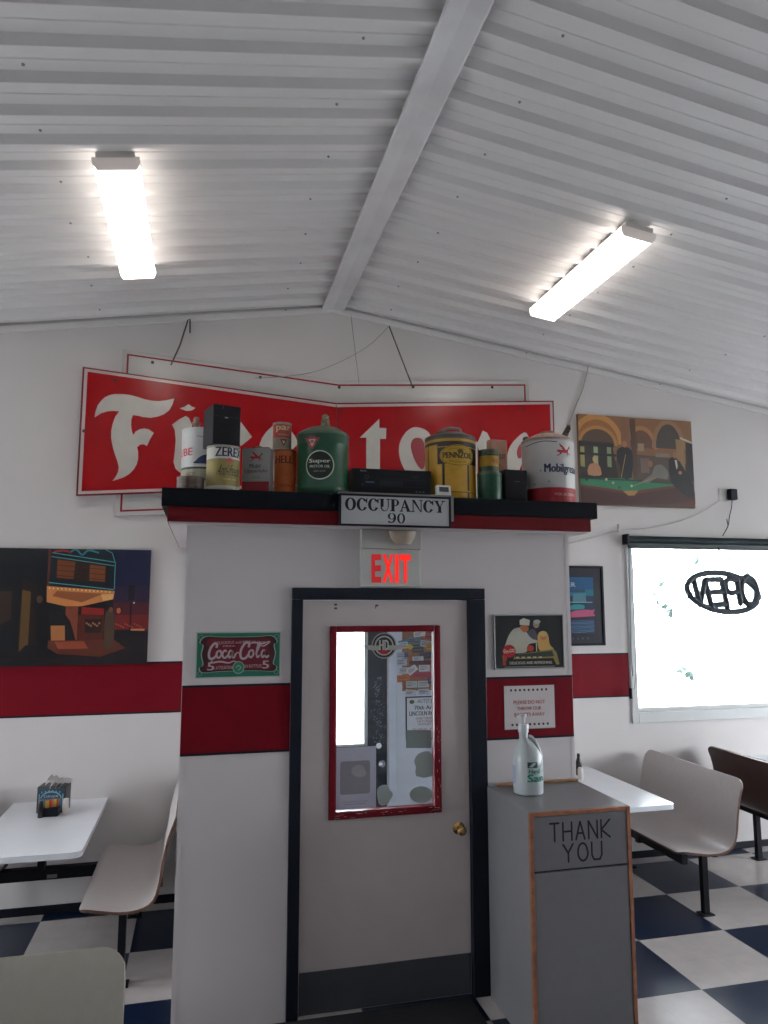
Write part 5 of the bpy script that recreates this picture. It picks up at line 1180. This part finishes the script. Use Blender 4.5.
def hand(a, s, x, z, w_, h, t_=.009):
    g = {'T': [[(0, 1), (1, 1)], [(.5, 1), (.5, 0)]], 'H': [[(0, 1), (0, 0)], [(1, 1), (1, 0)], [(0, .5), (1, .5)]], 'A': [[(0, 0), (.5, 1), (1, 0)], [(.2, .35), (.8, .35)]], 'N': [[(0, 0), (0, 1), (1, 0), (1, 1)]],
         'K': [[(0, 1), (0, 0)], [(1, 1), (0, .45), (1, 0)]], 'Y': [[(0, 1), (.5, .5), (1, 1)], [(.5, .5), (.5, 0)]], 'U': [[(0, 1), (0, .25), (.2, 0), (.8, 0), (1, .25), (1, 1)]],
         'O': [[(.5+.5*math.cos(k*PI/8), .5+.5*math.sin(k*PI/8)) for k in range(17)]]}[s]
    for P in g:
        for p, q_ in zip(P, P[1:]): a.stroke([(x+p[0]*w_, z+p[1]*h), (x+q_[0]*w_, z+q_[1]*h)], t_, CT, sm=0)
        for p in P: a.ell(x+p[0]*w_, z+p[1]*h, t_/2, t_/2, CT, n=8)
for i, c_ in enumerate('THANK'): hand(a_, c_, .106+.068*i, .936, .046, .082)
for i, c_ in enumerate('YOU'): hand(a_, c_, .172+.076*i, .838, .052, .080)
a_.build('lettering', None, tc_, y=.004)
bm = B(); box(bm, .021, W-.021, .004, .017, .015, .797, bev=.002); obj('door', bm, GREY, tc_)
bm = B(); box(bm, .020, W-.020, .0165, .0178, .797, .805); obj('gap', bm, BLACK, tc_)

# sanitizer jug
JUG = mat('milky_plastic', (.43, .47, .485), rough=.3, var=.03, trans=.15)
jg = thing('sanitizer_jug', 'translucent gallon hand sanitizer jug with pump on the trash cabinet', 'bottle', (1.697, 3.69, tz+.001), -.38); jg.scale = (1.07, 1.07, 1.04)
bm = B(); N_ = 36; rows = []
for z, rx, ry, ox in ((0, .066, .060, 0), (.006, .072, .068, 0), (.09, .074, .070, 0), (.15, .074, .070, 0), (.185, .070, .066, 0), (.22, .056, .052, -.004), (.25, .038, .036, -.010), (.268, .024, .024, -.016), (.285, .022, .022, -.018), (.30, .022, .022, -.018)):
    rows.append([bm.verts.new((ox + rx*math.cos(2*PI*i/N_), ry*math.sin(2*PI*i/N_), z)) for i in range(N_)])
for A, C in zip(rows, rows[1:]):
    for i in range(N_): bm.faces.new((A[i], A[(i+1) % N_], C[(i+1) % N_], C[i]))
bm.faces.new(rows[0][::-1]); bm.faces.new(rows[-1]); obj('jug_body', bm, JUG, jg, smooth=True)
bm = B(); tube(bm, smooth([(-.0, 0, .275), (.016, 0, .277), (.034, 0, .258), (.050, 0, .225), (.066, 0, .175)], 5, False), [.010]*21, 10); obj('grip', bm, JUG, jg, smooth=True)
bm = B(); lathe(bm, [(0, .300), (.026, .300), (.026, .335), (.022, .342), (0, .342)], 24, c=(-.018, 0)); obj('cap', bm, mat('clear_white_cap', (.48, .50, .52), rough=.35), jg, smooth=True)
bm = B(); tube(bm, [(-.018, 0, .34), (-.018, 0, .375)], .008, 10); tube(bm, [(-.018, 0, .375), (-.018, 0, .39)], .016, 12); tube(bm, [(-.018, 0, .385), (-.04, -.02, .385), (-.05, -.028, .376)], .005, 8); obj('pump', bm, MATS['clear_white_cap'], jg, smooth=True)
a_ = Art(); Rj = .0735
a_.rect(-.005, .138, .045, .166, '#33464c'); a_.poly([(0, .142), (.02, .162), (.04, .162), (.02, .142)], '#a9b8bc'); a_.stroke([(.04, .14), (.07, .145), (.09, .16)], .003, '#8fa5ad')
a_.text('Hand', .0, .112, .055, .132, '#12705f', bold=.04, shear=.15); a_.text('San', -.005, .070, .082, .106, '#0f7d68', bold=.06); a_.stroke([(.0, .108), (.05, .110), (.085, .124)], .003, '#4aa392')
a_.rect(-.105, .05, -.075, .14, '#9fa8c6'); a_.build('label_print', None, jg, cyl=Rj, base=.0015)

# floor mat
bm = B(); box(bm, .30, 1.425, 2.95, 3.885, .0005, .012, bev=.004); tag(obj('door_mat', bm, mat('black_rubber_mat', (.006, .007, .009), rough=.8, bump=.5, bscale=200)), 'black rubber mat on the floor before the entry door', 'mat')

# ------------------------------------------------------------------ outdoors
bm = B(); box(bm, -60, 60, YB+.12, 90, -.25, -.15); box(bm, -60, XL-.2, -40, YB+.12, -.25, -.15); box(bm, XR+.2, 60, -40, YB+.12, -.25, -.15)
struct('ground_outside', bm, mat('pale_concrete', (.60, .60, .58), rough=.9, var=.08, scale=.4))

# pale barked trees outside, their sparse leaves just visible against the glare
PB = mat('pale_bark', (.62, .62, .60), rough=.8, var=.05); LF = mat('dark_leaf', (.030, .046, .040), rough=.8, spec=.1, var=.2, scale=3)
def tree(label, Y, clusters, trunk_px, seed):
    rnd = random.Random(seed); base = at(trunk_px, 600, Y); t = thing('tree', label, 'tree', (base.x, Y, -.15))
    top = max(at(c[0], c[1], Y).z for c in clusters) + .25
    bm = B(); tube(bm, [(0, 0, 0), (.05, 0, top*.5), (0, .05, top)], [.07, .05, .02], 10); obj('trunk', bm, PB, t, smooth=True)
    bb, bl = B(), B()
    for px, py, r, n in clusters:
        c = at(px, py, Y); c = Vector((c.x-base.x, 0, c.z+.15)); rr = r*Y/727
        tube(bb, [(0, 0, max(.3, c.z-.6)), (c.x*.5, 0, c.z-.25), tuple(c)], [.025, .016, .008], 6)
        for _ in range(n):
            p = c + Vector((rnd.gauss(0, rr*.5), rnd.gauss(0, rr*.5), rnd.gauss(0, rr*.4))); s_ = rnd.uniform(.04, .10)
            u = Vector((rnd.uniform(-1, 1), rnd.uniform(-1, 1), rnd.uniform(-1, 1))).normalized()*s_; v = u.orthogonal().normalized()*s_*.5
            bl.faces.new([bl.verts.new(q) for q in (p-u, p+v, p+u, p-v)])
    obj('branches', bb, PB, t, smooth=True); obj('foliage', bl, LF, t)
tree('pale trunked tree with sparse leaves outside, left part of the window', 11.0, [(669, 612, 10, 26), (652, 596, 9, 9), (655, 583, 12, 8), (662, 603, 8, 6)], 655, 1)
tree('small leafy sapling outside low in the middle of the window', 9.0, [(688, 673, 6, 10), (682, 668, 4, 3)], 688, 2)
tree('pale trunked tree with sparse leaves outside, behind the open sign', 13.0, [(700, 560, 12, 12), (736, 562, 10, 9), (745, 582, 9, 10), (722, 603, 6, 5), (690, 596, 8, 6)], 722, 3)
